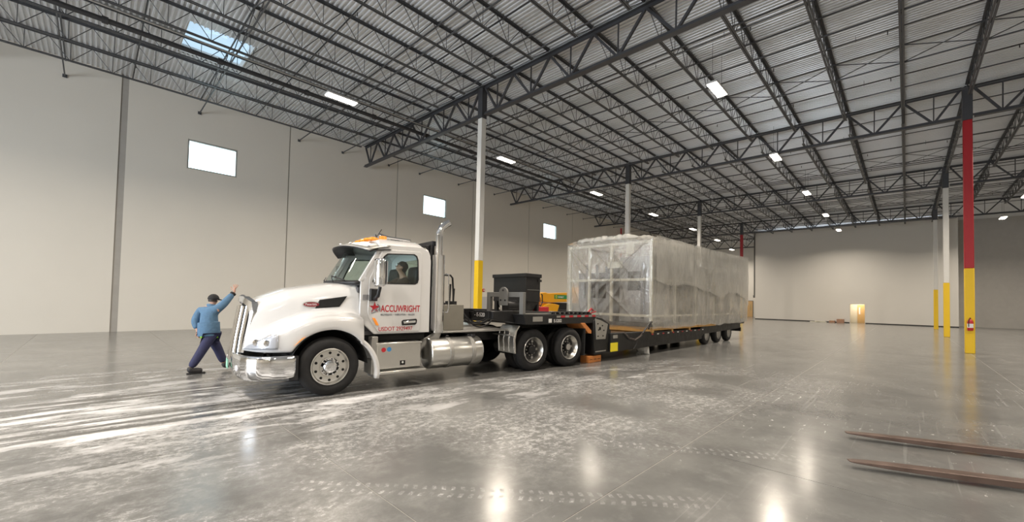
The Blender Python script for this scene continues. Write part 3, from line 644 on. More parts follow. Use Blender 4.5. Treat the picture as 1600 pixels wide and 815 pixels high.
# grille
def gwarp(m):
    m.v = [(x+1.27-1.285+.80*(y-CY)**2+.13*max(0, min(1.1, (z-.6)/1.05)), y, z) for x, y, z in m.v]; return m
gwarp(MB().grid(lambda u, v: (-1.235, .80+.84*u, .60+(.98 if .08 < u < .92 else .88)*v), 13, 6)).build('grille_backing', M['void'], TR, smooth=True)
def gring(k, grow_):
    pts = []
    for (a0, b0), (a1, b1) in zip(GO, GO[1:]+GO[:1]):
        for q in range(4): pts.append((CY+(a0+(a1-a0)*q/4-CY)*k, 1.12+(b0+(b1-b0)*q/4-1.12)*grow_))
    return pts
GO = [(.76, .64), (.72, 1.46), (.78, 1.63), (1.0, 1.725), (1.44, 1.725), (1.66, 1.63), (1.72, 1.46), (1.68, .64), (1.53, .56), (.91, .56)]
o1, o2 = gring(1.0, 1.0), gring(.90, .89); n = len(o1); sr = MB()
for d in (-1.31, -1.22):
    for p in (o1, o2): sr.v += [(d, a, b-(.0 if p is o1 else .03*(b > 1.4))) for a, b in p]
for q in range(n):
    r = (q+1) % n; sr.f += [(q, r, n+r, n+q), (2*n+q, 3*n+q, 3*n+r, 2*n+r), (q, 2*n+q, 2*n+r, r), (n+q, n+r, 3*n+r, 3*n+q)]
gwarp(sr).build('grille_surround', M['chrome'], TR, smooth=True, ang=50)
for k in range(7):
    y = .86+.12*k; gwarp(MB().tube([(-1.285, y, .62), (-1.295, y, 1.0), (-1.285, y, 1.55)], .030, 8)).build('grille_bar', M['chrome'], TR, smooth=True)
eb = MB().lathe([(.05, 0), (.06, .02), (.02, .05)], (-1.13, CY, 1.70), (0, 0, 1), 14).build('hood_ornament', M['chrome'], TR, smooth=True)
# chrome bumper
bp = [(-.47, -.02), (-.62, -.035), (-.80, -.01), (-.98, .07), (-1.12, .20), (-1.21, .40), (-1.26, .70), (-1.275, CY)]
bp = bp+[(x, 2*CY-y) for x, y in bp[:-1][::-1]]
prof = [(.03, .755), (.0, .75), (-.02, .70), (-.025, .62), (-.02, .50), (.0, .42), (.06, .345), (.10, .34)]
def bump(u, v):
    i = u*(len(bp)-1); a = int(min(i, len(bp)-2)); t = i-a; x = bp[a][0]*(1-t)+bp[a+1][0]*t; y = bp[a][1]*(1-t)+bp[a+1][1]*t
    dx, dy = bp[min(a+2, len(bp)-1)][0]-bp[max(a-1, 0)][0], bp[min(a+2, len(bp)-1)][1]-bp[max(a-1, 0)][1]; L = math.hypot(dx, dy); nx, ny = dy/L, -dx/L
    j = v*(len(prof)-1); b = int(min(j, len(prof)-2)); s = j-b; o = prof[b][0]*(1-s)+prof[b+1][0]*s; z = prof[b][1]*(1-s)+prof[b+1][1]*s
    return (x+nx*o*1.0, y+ny*o*1.0, z)
bmp = MB().grid(bump, 57, 15).build('bumper', M['chrome'], TR, smooth=True, solid=.02, ang=60)
fo = MB()
for y in (.42, 2*CY-.42): fo.lathe([(.05, 0), (.05, .02), (.0, .025)], (-1.24, y, .55), (-1, -.4 if y < CY else .4, 0), 14)
fo.build('fog_light', M['refl'], bmp, smooth=True)
MB().box(-1.325, -1.31, 1.15, 1.45, .44, .60).build('licence_plate', M['plate'], TR)
MB().box(-1.05, -.6, .45, 2*CY-.45, .33, .37).build('lower_valance', M['blackp'], TR)
MB().box(-.55, -.42, .0, 2*CY, .34, .74).build('bumper_end', M['blackp'], TR)

# cab shell
def roofz(y): d = (y-CY)/1.02; return 2.78+.21*(1-abs(d)**3)
CABO = [(.64, 1.30), (.64, 2.05), (.70, 2.12), (1.03, 2.74), (1.12, 2.80), (1.9, 2.82), (2.06, 2.72), (2.10, 2.55), (2.10, 1.04), (.92, 1.04)]
WIN = [(.86, 2.06), (1.07, 2.56), (1.14, 2.62), (1.71, 2.655), (1.77, 2.62), (1.80, 2.54), (1.82, 2.14), (1.80, 2.07), (1.74, 2.035), (.90, 2.02)]
def grow(p, k): cx = sum(a for a, b in p)/len(p); cz = sum(b for a, b in p)/len(p); return [(cx+(a-cx)*k, cz+(b-cz)*k) for a, b in p]
for side in (0, 1):
    fl = (lambda m: m) if side == 0 else mirror_y
    fl(MB().holed(CABO, [grow(WIN, 1.03)], 'xz', .20, .26)).build('cab_side', M['paint'], TR, bevel=.012)
    dr = fl(MB().holed([(.80, 2.10), (1.035, 2.655), (1.10, 2.70), (1.84, 2.715), (1.88, 2.68), (1.88, 1.12), (1.85, 1.075), (1.0, 1.075), (.80, 1.36), (.785, 1.5)], [WIN], 'xz', .188, .20)).build('door', M['paint'], TR, bevel=.006)
    fl(MB().holed(grow(WIN, 1.01), [grow(WIN, .94)], 'xz', .184, .195)).build('window_seal', M['blackp'], dr)
    fl(MB().poly(grow(WIN, 1.0), 'xz', .205, .209)).build('door_glass', M['glass'], dr)
    hn = fl(MB().poly([(1.48, 1.20), (1.47, 1.28), (1.50, 1.31), (1.79, 1.33), (1.81, 1.30), (1.80, 1.23), (1.77, 1.205)], 'xz', .182, .19)).build('handle', M['blackp'], dr, bevel=.004)
    fl(MB().bar((1.51, .170, 1.258), (1.77, .170, 1.275), .02, .05)).build('handle_grip', M['chrome'], hn, bevel=.008)
    fl(MB().poly([(.87, 1.36), (.93, 1.35), (1.01, 1.21), (.95, 1.21)], 'xz', .178, .19)).build('marker_lamp', M['orange'], dr, bevel=.004)
    if side == 0:
        MB().box(.68, .83, .190, .2, 1.70, 1.80).build('cab_badge', M['grey'], TR)
        RX = (pi/2, 0, 0)
        text('ACCUWRIGHT', .185, M['redtxt'], dr, (1.035, .186, 1.475), RX, bold=.0028, sx=.665)
        text('MILLWRIGHTS  •  FABRICATION  •  RIGGERS', .052, M['greytxt'], dr, (1.035, .186, 1.40), RX, bold=.0008, sx=.70)
        text('USDOT 2929497', .112, M['redtxt'], dr, (1.00, .186, 1.10), RX, bold=.0006, sx=.89)
        st = MB(); pts = []
        for k in range(10):
            a = pi/2+pi*k/5; r = .115 if k % 2 == 0 else .045; pts.append((.915+r*cos(a)*.95, 1.555+r*sin(a)))
        st.poly(pts, 'xz', .1845, .187); st.build('star_logo', M['redtxt'], dr)
        sw = MB()
        for q in range(2):
            oo = [(.85+.0+.17*t, 1.445+q*.045+.09*t*t) for t in [i/8 for i in range(9)]]; ii = [(a, b+.024-.012*abs(k-4)/4) for k, (a, b) in enumerate(oo)][::-1]
            sw.poly(oo+ii, 'xz', .1825, .185)
        arc = [(.93+.10*cos(t), 1.53+.105*sin(t)) for t in [radians(-30+20*i) for i in range(6)]]; arc2 = [(.93+.078*cos(t), 1.53+.088*sin(t)) for t in [radians(-30+20*i) for i in range(6)]][::-1]
        sw.poly(arc+arc2, 'xz', .1825, .185); sw.build('logo_swoosh', M['greytxt'], dr)
    # mirrors and their brackets
    mb = fl(MB().box(.80, .94, .10, .19, 1.68, 1.92)).build('mirror_bracket', M['blackp'], TR, bevel=.015)
    fl(MB().tube([(.88, .12, 1.72), (.88, -.06, 1.78), (.90, -.10, 1.95)], .035, 8)).build('mirror_arm', M['blackp'], TR, smooth=True); fl(MB().tube([(.9, -.1, 2.46), (.98, .02, 2.50), (1.08, .19, 2.42)], .014, 8)).build('mirror_arm', M['blackp'], TR, smooth=True)
    mh = fl(MB().poly([(.79, -.02), (.80, -.15), (.86, -.22), (.95, -.22), (.99, -.15), (.99, -.02)], 'xy', 1.96, 2.48)).build('mirror', M['chrome'], TR, bevel=.035, seg=3)
    fl(MB().box(.988, .998, -.20, -.03, 2.0, 2.44)).build('mirror_glass', M['refl'], mh)
# roof skin
def roof(u, v):
    x = .98+1.12*u; y = .215+2.01*v; d = abs(2*v-1); e = 1-d**4
    z = 2.77+.22*e*(1-.35*max(0, (.25-u)/.25)**2)-.20*max(0, (u-.80)/.20)**2.2
    return (x, y, z)
MB().grid(roof, 18, 21).build('cab_roof', M['paint'], TR, smooth=True, solid=.04, ang=60)
# rear wall with a rear window
RY = [(.215, 1.04), (2.225, 1.04), (2.225, 2.66), (2.1, 2.80), (.34, 2.80), (.215, 2.66)]; RW = [(.55, 2.02), (1.89, 2.02), (1.89, 2.60), (.55, 2.60)]
MB().holed(RY, [RW], 'yz', 2.05, 2.10).build('cab_back', M['paint'], TR, bevel=.02); MB().poly(RW, 'yz', 2.07, 2.075).build('rear_glass', M['glass'], TR)
# windshield
def wsx(v, z0): return .30+.33*abs(2*v-1)**2.2+(z0)*.40
def wsh(u, v): return (wsx(v, u), .24+1.96*v, 2.05+u*.69)
MB().grid(wsh, 8, 19).build('windshield', M['glass_t'], TR, smooth=True)
sl = MB().grid(lambda u, v: (wsx(v, 0)-.03+.02*u, .22+2.0*v, 2.0+.07*u), 2, 19); sl.build('windshield_sill', M['blackp'], TR, smooth=True, solid=.03)
for s in (0, 1):
    y = .235 if s == 0 else 2*CY-.235
    MB().bar((.64, y, 2.04), (1.04, y, 2.76), .07, .09).build('a_pillar', M['paint'], TR, bevel=.015)
wp = MB()
for a, b in ((.5, 1.0), (1.3, 1.85)): wp.tube([(wsx((a-.24)/1.96, 0)-.04, a, 2.07), (wsx((b-.24)/1.96, .1)-.03, b, 2.16)], .012, 6)
wp.build('wiper', M['blackp'], TR)
MB().tube([(.28, .75, 2.03), (.26, .75, 2.13), (.34, .72, 2.14)], .012, 6).build('hood_latch', M['blackp'], TR)
# sun visor
def visor(u, v):
    x = wsx(v, 1.0)-.26+.42*u; return (x, .17+2.10*v, 2.655+.12*u**.7+.13*(1-abs(2*v-1)**3))
vi = MB().grid(visor, 6, 19).build('sun_visor', M['alu2'], TR, smooth=True, solid=.012)
MB().grid(lambda u, v: (visor(u, v)[0]+.015, visor(u, v)[1], visor(u, v)[2]-.02-.05*u), 6, 19).build('visor_underside', M['blackp'], vi, smooth=True, solid=.015)  # added black sheet that darkens the visor seen from below
vl = MB()
for v in (.06, .28, .5, .72, .94):
    p = visor(.25, v); vl.ball((p[0], p[1], p[2]+.01), (.03, .03, .015), 6, 8)
vl.build('visor_light', M['refl'], vi, smooth=True)
for k in range(5):
    v = .22+.14*k; y = .215+2.01*v; MB().ball((1.02, y, roof(.04, v)[2]+.02), (.11, .07, .05), 8, 12).build('clearance_light', M['orange'], TR, smooth=True)
hr = MB()
for y, L in ((.95, .75), (1.18, .62)): hr.tube([(1.22, y, 3.06), (1.22+L*.3, y, 3.055), (1.22+L, y, 3.04)], [.075, .03, .022], 12)
hr.tube([(1.3, .95, 2.97), (1.3, .95, 3.05)], .02, 6); hr.tube([(1.75, .95, 2.97), (1.75, .95, 3.05)], .02, 6); hr.build('air_horn', M['chrome'], TR, smooth=True)
MB().cyl((1.24, .72, 2.93), (1.24, .72, 3.03), .09, .075, 14).build('beacon', M['orange'], TR, smooth=True)
MB().box(1.38, 1.58, .62, .78, 2.90, 2.97).build('roof_bracket', M['blackp'], TR); MB().tube([(1.1, .8, 2.95), (1.22, .75, 3.18)], .008, 5).build('antenna', M['blackp'], TR)
# cab interior
MB().box(.55, 2.05, .30, 2.14, 1.02, 1.10).build('cab_floor', M['dash'], TR); MB().grid(lambda u, v: (wsx(v, 0)+.06+.5*u*(1-.6*abs(2*v-1)**2), .27+1.9*v, 2.03-.08*u*u), 6, 13).build('dashboard', M['dash'], TR, smooth=True, solid=.05)
MB().box(.6, .95, .30, 2.14, 1.1, 1.95).build('dash_front', M['dash'], TR, bevel=.03)
for y0 in (.42, 1.48):
    MB().box(1.38, 1.86, y0, y0+.52, 1.30, 1.50).build('seat_cushion', M['seat'], TR, bevel=.05); MB().poly([(1.78, 1.48), (1.92, 1.46), (2.03, 2.40), (1.97, 2.45), (1.90, 2.40)], 'xz', y0+.03, y0+.49).build('seat_back', M['seat'], TR, bevel=.04)
    MB().box(1.5, 1.75, y0+.1, y0+.42, 1.10, 1.30).build('seat_base', M['seat'], TR)
sw = MB(); R = .23; cx, cy, cz = 1.17, .72, 1.90
pts = [(cx+R*.45*sin(a), cy+R*cos(a), cz+R*.88*sin(a)) for a in [2*pi*k/20 for k in range(21)]]; sw.tube(pts, .017, 8, False)
for k in (0, 7, 13): sw.tube([(cx, cy, cz), pts[k]], .012, 6)
sw.tube([(cx, cy, cz), (.95, cy, 1.7)], .03, 8); sw.build('steering_wheel', M['blackp'], TR, smooth=True)
MB().box(.97, 2.04, .25, .29, 1.1, 1.98).build('door_trim', M['dash'], TR); MB().box(.97, 2.04, 2*CY-.29, 2*CY-.25, 1.1, 1.98).build('door_trim', M['dash'], TR)
# chassis
ch = MB()
for y in (.80, 1.56): ch.box(-.95, 7.0, y, y+.08, .74, 1.0)
for x in (-.8, 1.0, 2.9, 4.0, 5.55, 6.9): ch.box(x, x+.12, .80, 1.64, .78, .96)
ch.build('chassis_rail', M['black'], TR, bevel=.008)
MB().box(-.5, 1.1, .75, 1.69, .62, 1.45).box(.75, 2.05, .30, 2.14, .88, 1.03).build('engine_block', M['void'], TR, bevel=.03)
MB().box(2.25, 4.6, .30, 2.14, 1.0, 1.03).build('deck_plate', M['alu2'], TR, bevel=.004)
ax = MB().cyl((.09, .2, .50), (.09, 2.24, .50), .07)
ax.build('front_axle', M['black'], TR)
for x in (4.9, 6.2): MB().tube([(x, .3, .52), (x, .95, .52), (x, 1.05, .52), (x, 1.39, .52), (x, 1.49, .52), (x, 2.14, .52)], [.09, .09, .22, .22, .09, .09], 12).build('drive_axle', M['black'], TR, smooth=True)
# wheels
def tyre(o, s, w=.28, R=.515):
    m = MB(); pr = [(.30, .05), (.33, .015), (.40, .0), (.455, .012), (R-.015, .045), (R, .075)]
    g = [.105, .145, .185]
    for q in g: pr += [(R, q-.012), (R-.012, q-.008), (R-.012, q+.004), (R, q+.008)]
    pr += [(R, w-.07), (R-.015, w-.045), (.455, w-.012), (.40, w), (.33, w-.015), (.30, w-.05)]
    m.lathe(pr, o, (0, s, 0), 56, True); return m
def front_wheel(y, s):
    o = (.09, y, .515); t = tyre(o, s).build('tyre', M['rubber'], TR, smooth=True, ang=50)
    rim = MB().lathe([(.318, .02), (.322, .005), (.305, .0), (.290, .03), (.278, .05), (.20, .042), (.168, .05), (.163, .03), (.155, .028), (.155, .2), (.318, .2)], o, (0, s, 0), 48, cap=False).build('wheel_rim', M['alu'], TR, smooth=True, ang=50)
    hub = MB().lathe([(.115, .05), (.112, -.01), (.095, -.03), (.075, -.035), (.07, -.06), (.0, -.062)], o, (0, s, 0), 28).build('hub_cap', M['chrome'], rim, smooth=True)
    hh = MB(); nu = MB()
    for k in range(10):
        a = 2*pi*(k+.5)/10; p = (o[0]+.238*cos(a), y+s*.0405, o[2]+.238*sin(a)); hh.cyl(p, (p[0], y+s*.06, p[2]), .024, n=12)
        a = 2*pi*k/10; p = (o[0]+.138*cos(a), y+s*.04, o[2]+.138*sin(a)); nu.cyl(p, (p[0], y-s*.005, p[2]), .02, .015, 10)
    tag(hh.build('hand_hole_discs', M['void'], rim), kind='stuff'); tag(nu.build('lug_nuts', M['chrome'], rim, smooth=True), kind='stuff')  # near-black discs on the rim stand for the shade inside its holes
front_wheel(0, 1); front_wheel(2*CY, -1)
def drive_wheel(x, y, s):
    for q in (0, .33): tyre((x, y+s*q, .52), s, .29, .52).build('tyre', M['rubber'], TR, smooth=True, ang=50)
    o = (x, y, .52)
    rim = MB().lathe([(.30, .3), (.318, .28), (.322, .01), (.310, .0), (.298, .02), (.285, .09), (.262, .12), (.25, .16)], o, (0, s, 0), 44, False, cap=False).build('wheel_rim', M['alu'], TR, smooth=True, ang=50)
    MB().lathe([(.262, .155), (.20, .15), (.17, .165), (.12, .165), (.11, .07), (.09, .055), (.0, .05)], o, (0, s, 0), 32).build('wheel_disc', M['black'], rim, smooth=True)
    nu = MB(); hh = MB()
    for k in range(10):
        a = 2*pi*k/10; p = (x+.143*cos(a), y+s*.165, .52+.143*sin(a)); nu.cyl(p, (p[0], y+s*.12, p[2]), .018, n=8)
        if k % 2 == 0: p = (x+.215*cos(a), y+s*.148, .52+.215*sin(a)); hh.cyl(p, (p[0], y+s*.155, p[2]), .035, n=12)
    tag(nu.build('lug_nuts', M['alu2'], rim, smooth=True), kind='stuff'); tag(hh.build('hand_hole_discs', M['alu2'], rim), kind='stuff')
    MB().lathe([(.085, .056), (.08, .045), (.0, .04)], o, (0, s, 0), 20).build('hub_cap', M['alu2'] if x > 5 else M['black'], rim, smooth=True)
for x in (4.9, 6.2): drive_wheel(x, -.02, 1); drive_wheel(x, 2*CY+.02, -1)
# tool box, steps, tank
for side in (0, 1):
    fl = (lambda m: m) if side == 0 else mirror_y
    tb = fl(MB().box(.95, 1.86, .09, .72, .37, .86)).build('tool_box', M['alu'], TR, bevel=.012)
    fl(MB().box(.93, 1.88, .07, .72, .835, .875)).build('tool_box_lid', M['alu'], tb, bevel=.008)
    fl(MB().box(.98, 1.94, -.02, .30, .285, .335)).build('step_tread', M['alu'], TR, bevel=.008)
    MB_st = fl(MB().box(.85, .97, .10, .5, .28, 1.0)); MB_st.build('step_bracket', M['alu2'], TR, bevel=.01)
    if side == 0:
        MB().cyl((1.08, .089, .74), (1.08, .086, .74), .045, n=16).build('round_sticker', M['red'], tb); MB().cyl((1.19, .089, .745), (1.19, .086, .745), .045, n=16).build('round_sticker', M['blue'], tb)
        MB().box(1.42, 1.53, .086, .09, .42, .51).build('latch_decal', M['void'], tb); MB().cyl((1.475, .086, .475), (1.475, .083, .475), .022, n=10).build('latch', M['whitetxt'], tb)
    tk = fl(MB().lathe([(.0, -.02), (.15, -.015), (.27, .0), (.315, .02), (.33, .05), (.33, 1.28), (.315, 1.31), (.27, 1.33), (.0, 1.35)], (2.12, .38, .575), (1, 0, 0), 40)).build('fuel_tank', M['alu'], TR, smooth=True, ang=50)
    for x in (2.55, 3.12):
        fl(MB().lathe([(.334, 0), (.340, .005), (.340, .09), (.334, .095)], (x, .38, .575), (1, 0, 0), 40, True)).build('tank_strap', M['alu2'], tk, smooth=True)
        fl(MB().box(x+.01, x+.09, .3, .78, .86, .95)).build('tank_bracket', M['blackp'], tk, bevel=.01)
    fl(MB().cyl((3.26, .30, .88), (3.26, .30, .955), .06, n=16)).build('filler_cap', M['blackp'], tk)
# exhaust stack on the near side
MB().tube([(2.36, .34, 1.02), (2.36, .34, 2.70)], .138, 28).build('stack_heat_shield', M['chrome'], TR, smooth=True)
MB().tube([(2.36, .34, 2.68), (2.36, .34, 3.12), (2.375, .34, 3.22), (2.42, .33, 3.32), (2.50, .31, 3.40), (2.57, .29, 3.44)], .080, 20).build('stack_pipe', M['chrome'], TR, smooth=True)
MB().tube([(2.36, .34, 1.04), (2.34, .36, .93), (2.22, .42, .84), (2.06, .50, .74), (2.0, .55, .60), (2.0, .60, .45)], .10, 16).build('stack_elbow', M['alu2'], TR, smooth=True)
MB().tube([(2.50, .26, 2.30), (2.54, .20, 2.28), (2.55, .19, 1.55), (2.53, .21, 1.46), (2.50, .26, 1.46)], .014, 8).build('grab_handle', M['chrome'], TR, smooth=True)
hb = MB().bar((2.30, .45, 2.97), (2.30, 2.0, 2.97), .12, .10)
for y in (.5, 1.95): hb.box(2.24, 2.32, y-.04, y+.04, 1.02, 2.95)
hb.poly([(2.12, 2.92), (2.34, 2.92), (2.30, 2.70)], 'xz', .55, .60); hb.build('headache_rack', M['blackp'], TR, bevel=.01)
# box and air lines behind the cab
MB().box(2.66, 3.20, .60, 1.5, 1.03, 1.62).build('equipment_box', M['beige'], TR, bevel=.01)
MB().box(2.40, 2.62, .62, .9, 1.06, 1.45).build('valve_box', M['alu2'], TR, bevel=.01)
MB().box(2.75, 2.95, .7, 1.2, 1.62, 1.66).build('box_rail', M['blackp'], TR)
tb = MB().tube([(2.62, .62, 2.30), (2.85, .66, 2.30), (2.93, .7, 2.24), (2.96, .7, 1.9), (2.98, .72, 1.62)], .022, 8)
tb.tube([(2.9, .75, 2.1), (2.88, .75, 1.62)], .03, 8).tube([(3.05, .8, 2.0), (3.03, .8, 1.62)], .012, 6).box(2.84, 3.06, .7, .86, 1.62, 1.70); tb.build('hose_stand', M['blackp'], TR, smooth=True)
for i, (a, b, sag, y0) in enumerate((((3.20, .75, 1.5), (4.35, .95, 1.42), .32, 0), ((3.20, .85, 1.4), (4.4, 1.0, 1.36), .28, 0), ((3.20, 1.0, 1.3), (4.5, 1.1, 1.42), .20, 0), ((3.20, .66, 1.45), (4.3, .80, 1.38), .38, 0))):
    pts = [(a[0]+(b[0]-a[0])*t, a[1]+(b[1]-a[1])*t, a[2]+(b[2]-a[2])*t-sag*4*t*(1-t)*.9) for t in [k/12 for k in range(13)]]
    MB().tube(pts, .02, 8).build('air_hose', M['blackp'], TR, smooth=True)
MB().tube([(4.25, .80, 1.39), (4.45, .84, 1.43)], .03, 8).build('hose_coupling', M['red'], TR, smooth=True)
# quarter fenders before the drive wheels
for side in (0, 1):
    fl = (lambda m: m) if side == 0 else mirror_y
    q = fl(MB().poly([(4.28, .47), (4.25, .80), (4.30, 1.02), (4.40, 1.14), (4.42, 1.12), (4.33, 1.0), (4.285, .80), (4.31, .47)], 'xz', -.02, .64)).build('quarter_fender', M['alu'], TR, smooth=True)
    rb = MB()
    for y in (.0, .2, .4, .6): rb.tube([(4.272, y, .5), (4.24, y, .80), (4.29, y, 1.02)], .012, 6)
    fl(rb).build('fender_rib', M['chrome'], q, smooth=True)
    fl(MB().tube([(4.22, -.02, .90), (4.22, .8, .90)], .02, 8)).build('fender_bracket', M['alu2'], q)
    fl(MB().poly([(6.80, .25), (6.83, .25), (6.85, 1.0), (6.82, 1.0)], 'xz', .0, .62)).build('mud_flap', M['rubber'], TR)
# fifth wheel
MB().lathe([(.45, 0), (.45, .05), (.0, .06)], (5.5, CY, 1.06), (0, 0, 1), 24).box(5.2, 5.9, .85, 1.59, 1.0, 1.06).build('fifth_wheel', M['black'], TR)
# ------------------------------------------------------------------ lowboy trailer (x back along the trailer from the kingpin, y across, z up)
TO = (8.5373, 7.8445, 0); TB = radians(-1.0)
LB = thing('lowboy_trailer', 'black lowboy trailer with gooseneck and reflective edge tape', 'trailer', TO, TB)
# gooseneck
gn = MB()
for y in (-.95, .75): gn.poly([(-2.0, 1.30), (-2.0, 1.48), (-1.3, 1.50), (2.0, 1.42), (2.3, 1.20), (2.3, .30), (1.7, .25), (1.62, 1.10), (-1.2, 1.18)], 'xz', y, y+.2)
gn.build('gooseneck_beam', M['black'], LB, bevel=.012)
MB().poly([(-1.25, 1.17), (-1.35, 1.42), (1.7, 1.38), (1.7, 1.14)], 'xz', -1.32, 1.32).build('gooseneck_deck', M['black'], LB, bevel=.01)
MB().box(-1.1, 1.5, -1.15, 1.15, 1.41, 1.435).build('gooseneck_plate', M['alu2'], LB)
for k in range(10):
    x0 = -.10+.18*k; MB().box(x0, x0+.165, -1.327, -1.319, 1.325, 1.375).build('reflective_strip', M['red'] if k % 2 else M['alu2'], LB)
MB().box(-1.02, -.66, -1.328, -1.318, 1.24, 1.36).build('maker_plate', M['alu2'], LB); MB().box(-.42, -.30, -1.328, -1.318, 1.20, 1.30).build('white_label', M['whitetxt'], LB)
text('E-5202', .115, M['whitetxt'], LB, (-.22, -1.326, 1.205), (pi/2, 0, 0), bold=.001)
MB().box(-2.04, -1.99, -.86, -.28, 1.31, 1.49).build('nose_plate', M['black'], LB, bevel=.006)
text('- E-520', .13, M['whitetxt'], LB, (-2.043, -.33, 1.35), (pi/2, 0, -pi/2), bold=.001)
# deck-edge binders and rails
rl = MB().tube([(-.2, -1.2, 1.46), (.6, -1.2, 1.47), (1.5, -1.2, 1.44)], .02, 6)
for k in range(9): rl.box(-.15+.2*k, -.09+.2*k, -1.25, -1.18, 1.40, 1.465)
rl.build('winch_rail', M['black'], LB)
MB().tube([(1.45, -1.2, 1.42), (1.62, -1.22, 1.56), (1.72, -1.22, 1.50)], .022, 6).tube([(1.6, -1.2, 1.42), (1.85, -1.22, 1.47)], .018, 6).build('ratchet_handle', M['red'], LB, smooth=True)
# drop section with the slotted grey side plate
pl = MB().poly([(1.62, 1.27), (1.90, 1.22), (2.28, 1.10), (2.16, .66), (1.68, .67)], 'xz', -1.375, -1.35).build('drop_side_plate', M['alu2'], LB, bevel=.006)
hl = MB()
for x, z in ((1.74, 1.12), (1.98, 1.06), (2.06, .92), (1.78, .94), (1.76, .76), (2.02, .76)): hl.box(x-.03, x+.03, -1.379, -1.374, z-.018, z+.018)
hl.cyl((1.85, -1.374, .98), (1.85, -1.381, .98), .05, n=12); tag(hl.build('plate_slot', M['void'], pl), kind='stuff')
MB().poly([(1.55, 1.20), (1.72, 1.32), (2.0, 1.28), (2.42, 1.10), (2.42, .95), (2.5, .90), (2.5, .25), (1.62, .22)], 'xz', -1.35, 1.35).build('drop_frame', M['black'], LB, bevel=.015)
MB().poly([(.95, 1.16), (1.15, 1.16), (1.48, .93), (1.48, .84), (1.32, .86), (1.05, 1.08)], 'xz', -1.335, -.75).build('orange_guard', M['woodo'], LB, bevel=.01)
# main deck
MB().poly([(2.4, .25), (2.4, .82), (3.4, .80), (9.6, .70), (9.6, .28)], 'xz', -1.42, -1.22).build('side_beam', M['black'], LB, bevel=.012); MB().poly([(2.4, .25), (2.4, .82), (3.4, .80), (9.6, .70), (9.6, .28)], 'xz', 1.22, 1.42).build('side_beam', M['black'], LB, bevel=.012)
for y in (-.5, .3): MB().box(2.4, 9.6, y, y+.18, .22, .66).build('centre_beam', M['black'], LB)
for k in range(30):
    x = 2.55+.235*k; MB().box(x, x+.215, -1.22, 1.22, .66, .70).build('deck_plank', M['woodd'], LB)
MB().poly([(9.5, .32), (9.5, .72), (10.0, .92), (14.6, .92), (14.9, .80), (14.9, .58), (14.4, .55), (9.9, .48)], 'xz', -1.40, 1.40).build('rear_deck', M['black'], LB, bevel=.012)
MB().box(14.85, 14.95, -1.42, 1.42, .40, .60).build('rear_bumper', M['black'], LB, bevel=.01)
for k in range(12):
    x0 = 5.0+.42*k; MB().box(x0, x0+.14, -1.428, -1.419, .655, .695).build('reflective_strip', M['whitetxt'] if k % 2 else M['red'], LB)
MB().box(2.36, 2.76, -1.435, -1.42, .27, .53).build('yellow_tag', M['tag'], LB); MB().box(1.66, 2.2, -1.365, -1.352, .30, .33).build('edge_trim', M['alu2'], LB)
MB().box(2.5, 2.75, -1.432, -1.42, .66, .76).build('white_label', M['alu2'], LB)
def twheel(x, y, s):
    R = .42; o = (x, y, R); m = MB().lathe([(.24, .04), (.28, .01), (.34, 0), (.39, .02), (R, .06), (R, .2), (.39, .24), (.34, .26), (.28, .25), (.24, .22)], o, (0, s, 0), 36, True); m.build('tyre', M['rubber'], LB, smooth=True, ang=50)
    r = MB().lathe([(.245, .05), (.25, .01), (.23, .01), (.215, .06), (.13, .08), (.10, .04), (.0, .035)], o, (0, s, 0), 28, cap=False).build('wheel_rim', M['alu2'], LB, smooth=True); MB().lathe([(.24, .0), (.24, .02)], (x, y+s*.3, R), (0, s, 0), 20).build('wheel_back', M['black'], r)
for x in (10.25, 11.72, 13.15):
    twheel(x, -1.40, 1); twheel(x, 1.40, -1); MB().cyl((x, -1.3, .42), (x, 1.3, .42), .07).build('axle', M['black'], LB)
# portal frame with round plate standing on the gooseneck
t = thing('portal_frame', 'grey steel portal with round plate standing on the trailer gooseneck', 'frame', TO, TB)
MB().box(-1.36, -1.26, -1.30, -1.18, 1.42, 1.95).build('upright', M['steel3'], t, bevel=.006); MB().box(-1.36, -1.26, -.12, .0, 1.42, 1.95).build('upright', M['steel3'], t, bevel=.006); MB().box(-1.36, -1.26, -1.18, -.12, 1.83, 1.95).build('crossbar', M['steel3'], t, bevel=.006)
disc = [(-.66+.155*cos(a), 1.92+.155*sin(a)) for a in [radians(10*k) for k in range(0, 19)]]+[(-.80, 1.62), (-.52, 1.62)]
rp = MB().poly(disc, 'yz', -1.41, -1.365).build('round_plate', M['steel3'], t, bevel=.005)
b = MB()
for y, z in ((-.66, 2.0), (-.58, 1.75), (-.74, 1.75)): b.cyl((-1.41, y, z), (-1.425, y, z), .022, n=8)
tag(b.build('bolt', M['black'], rp), kind='stuff')
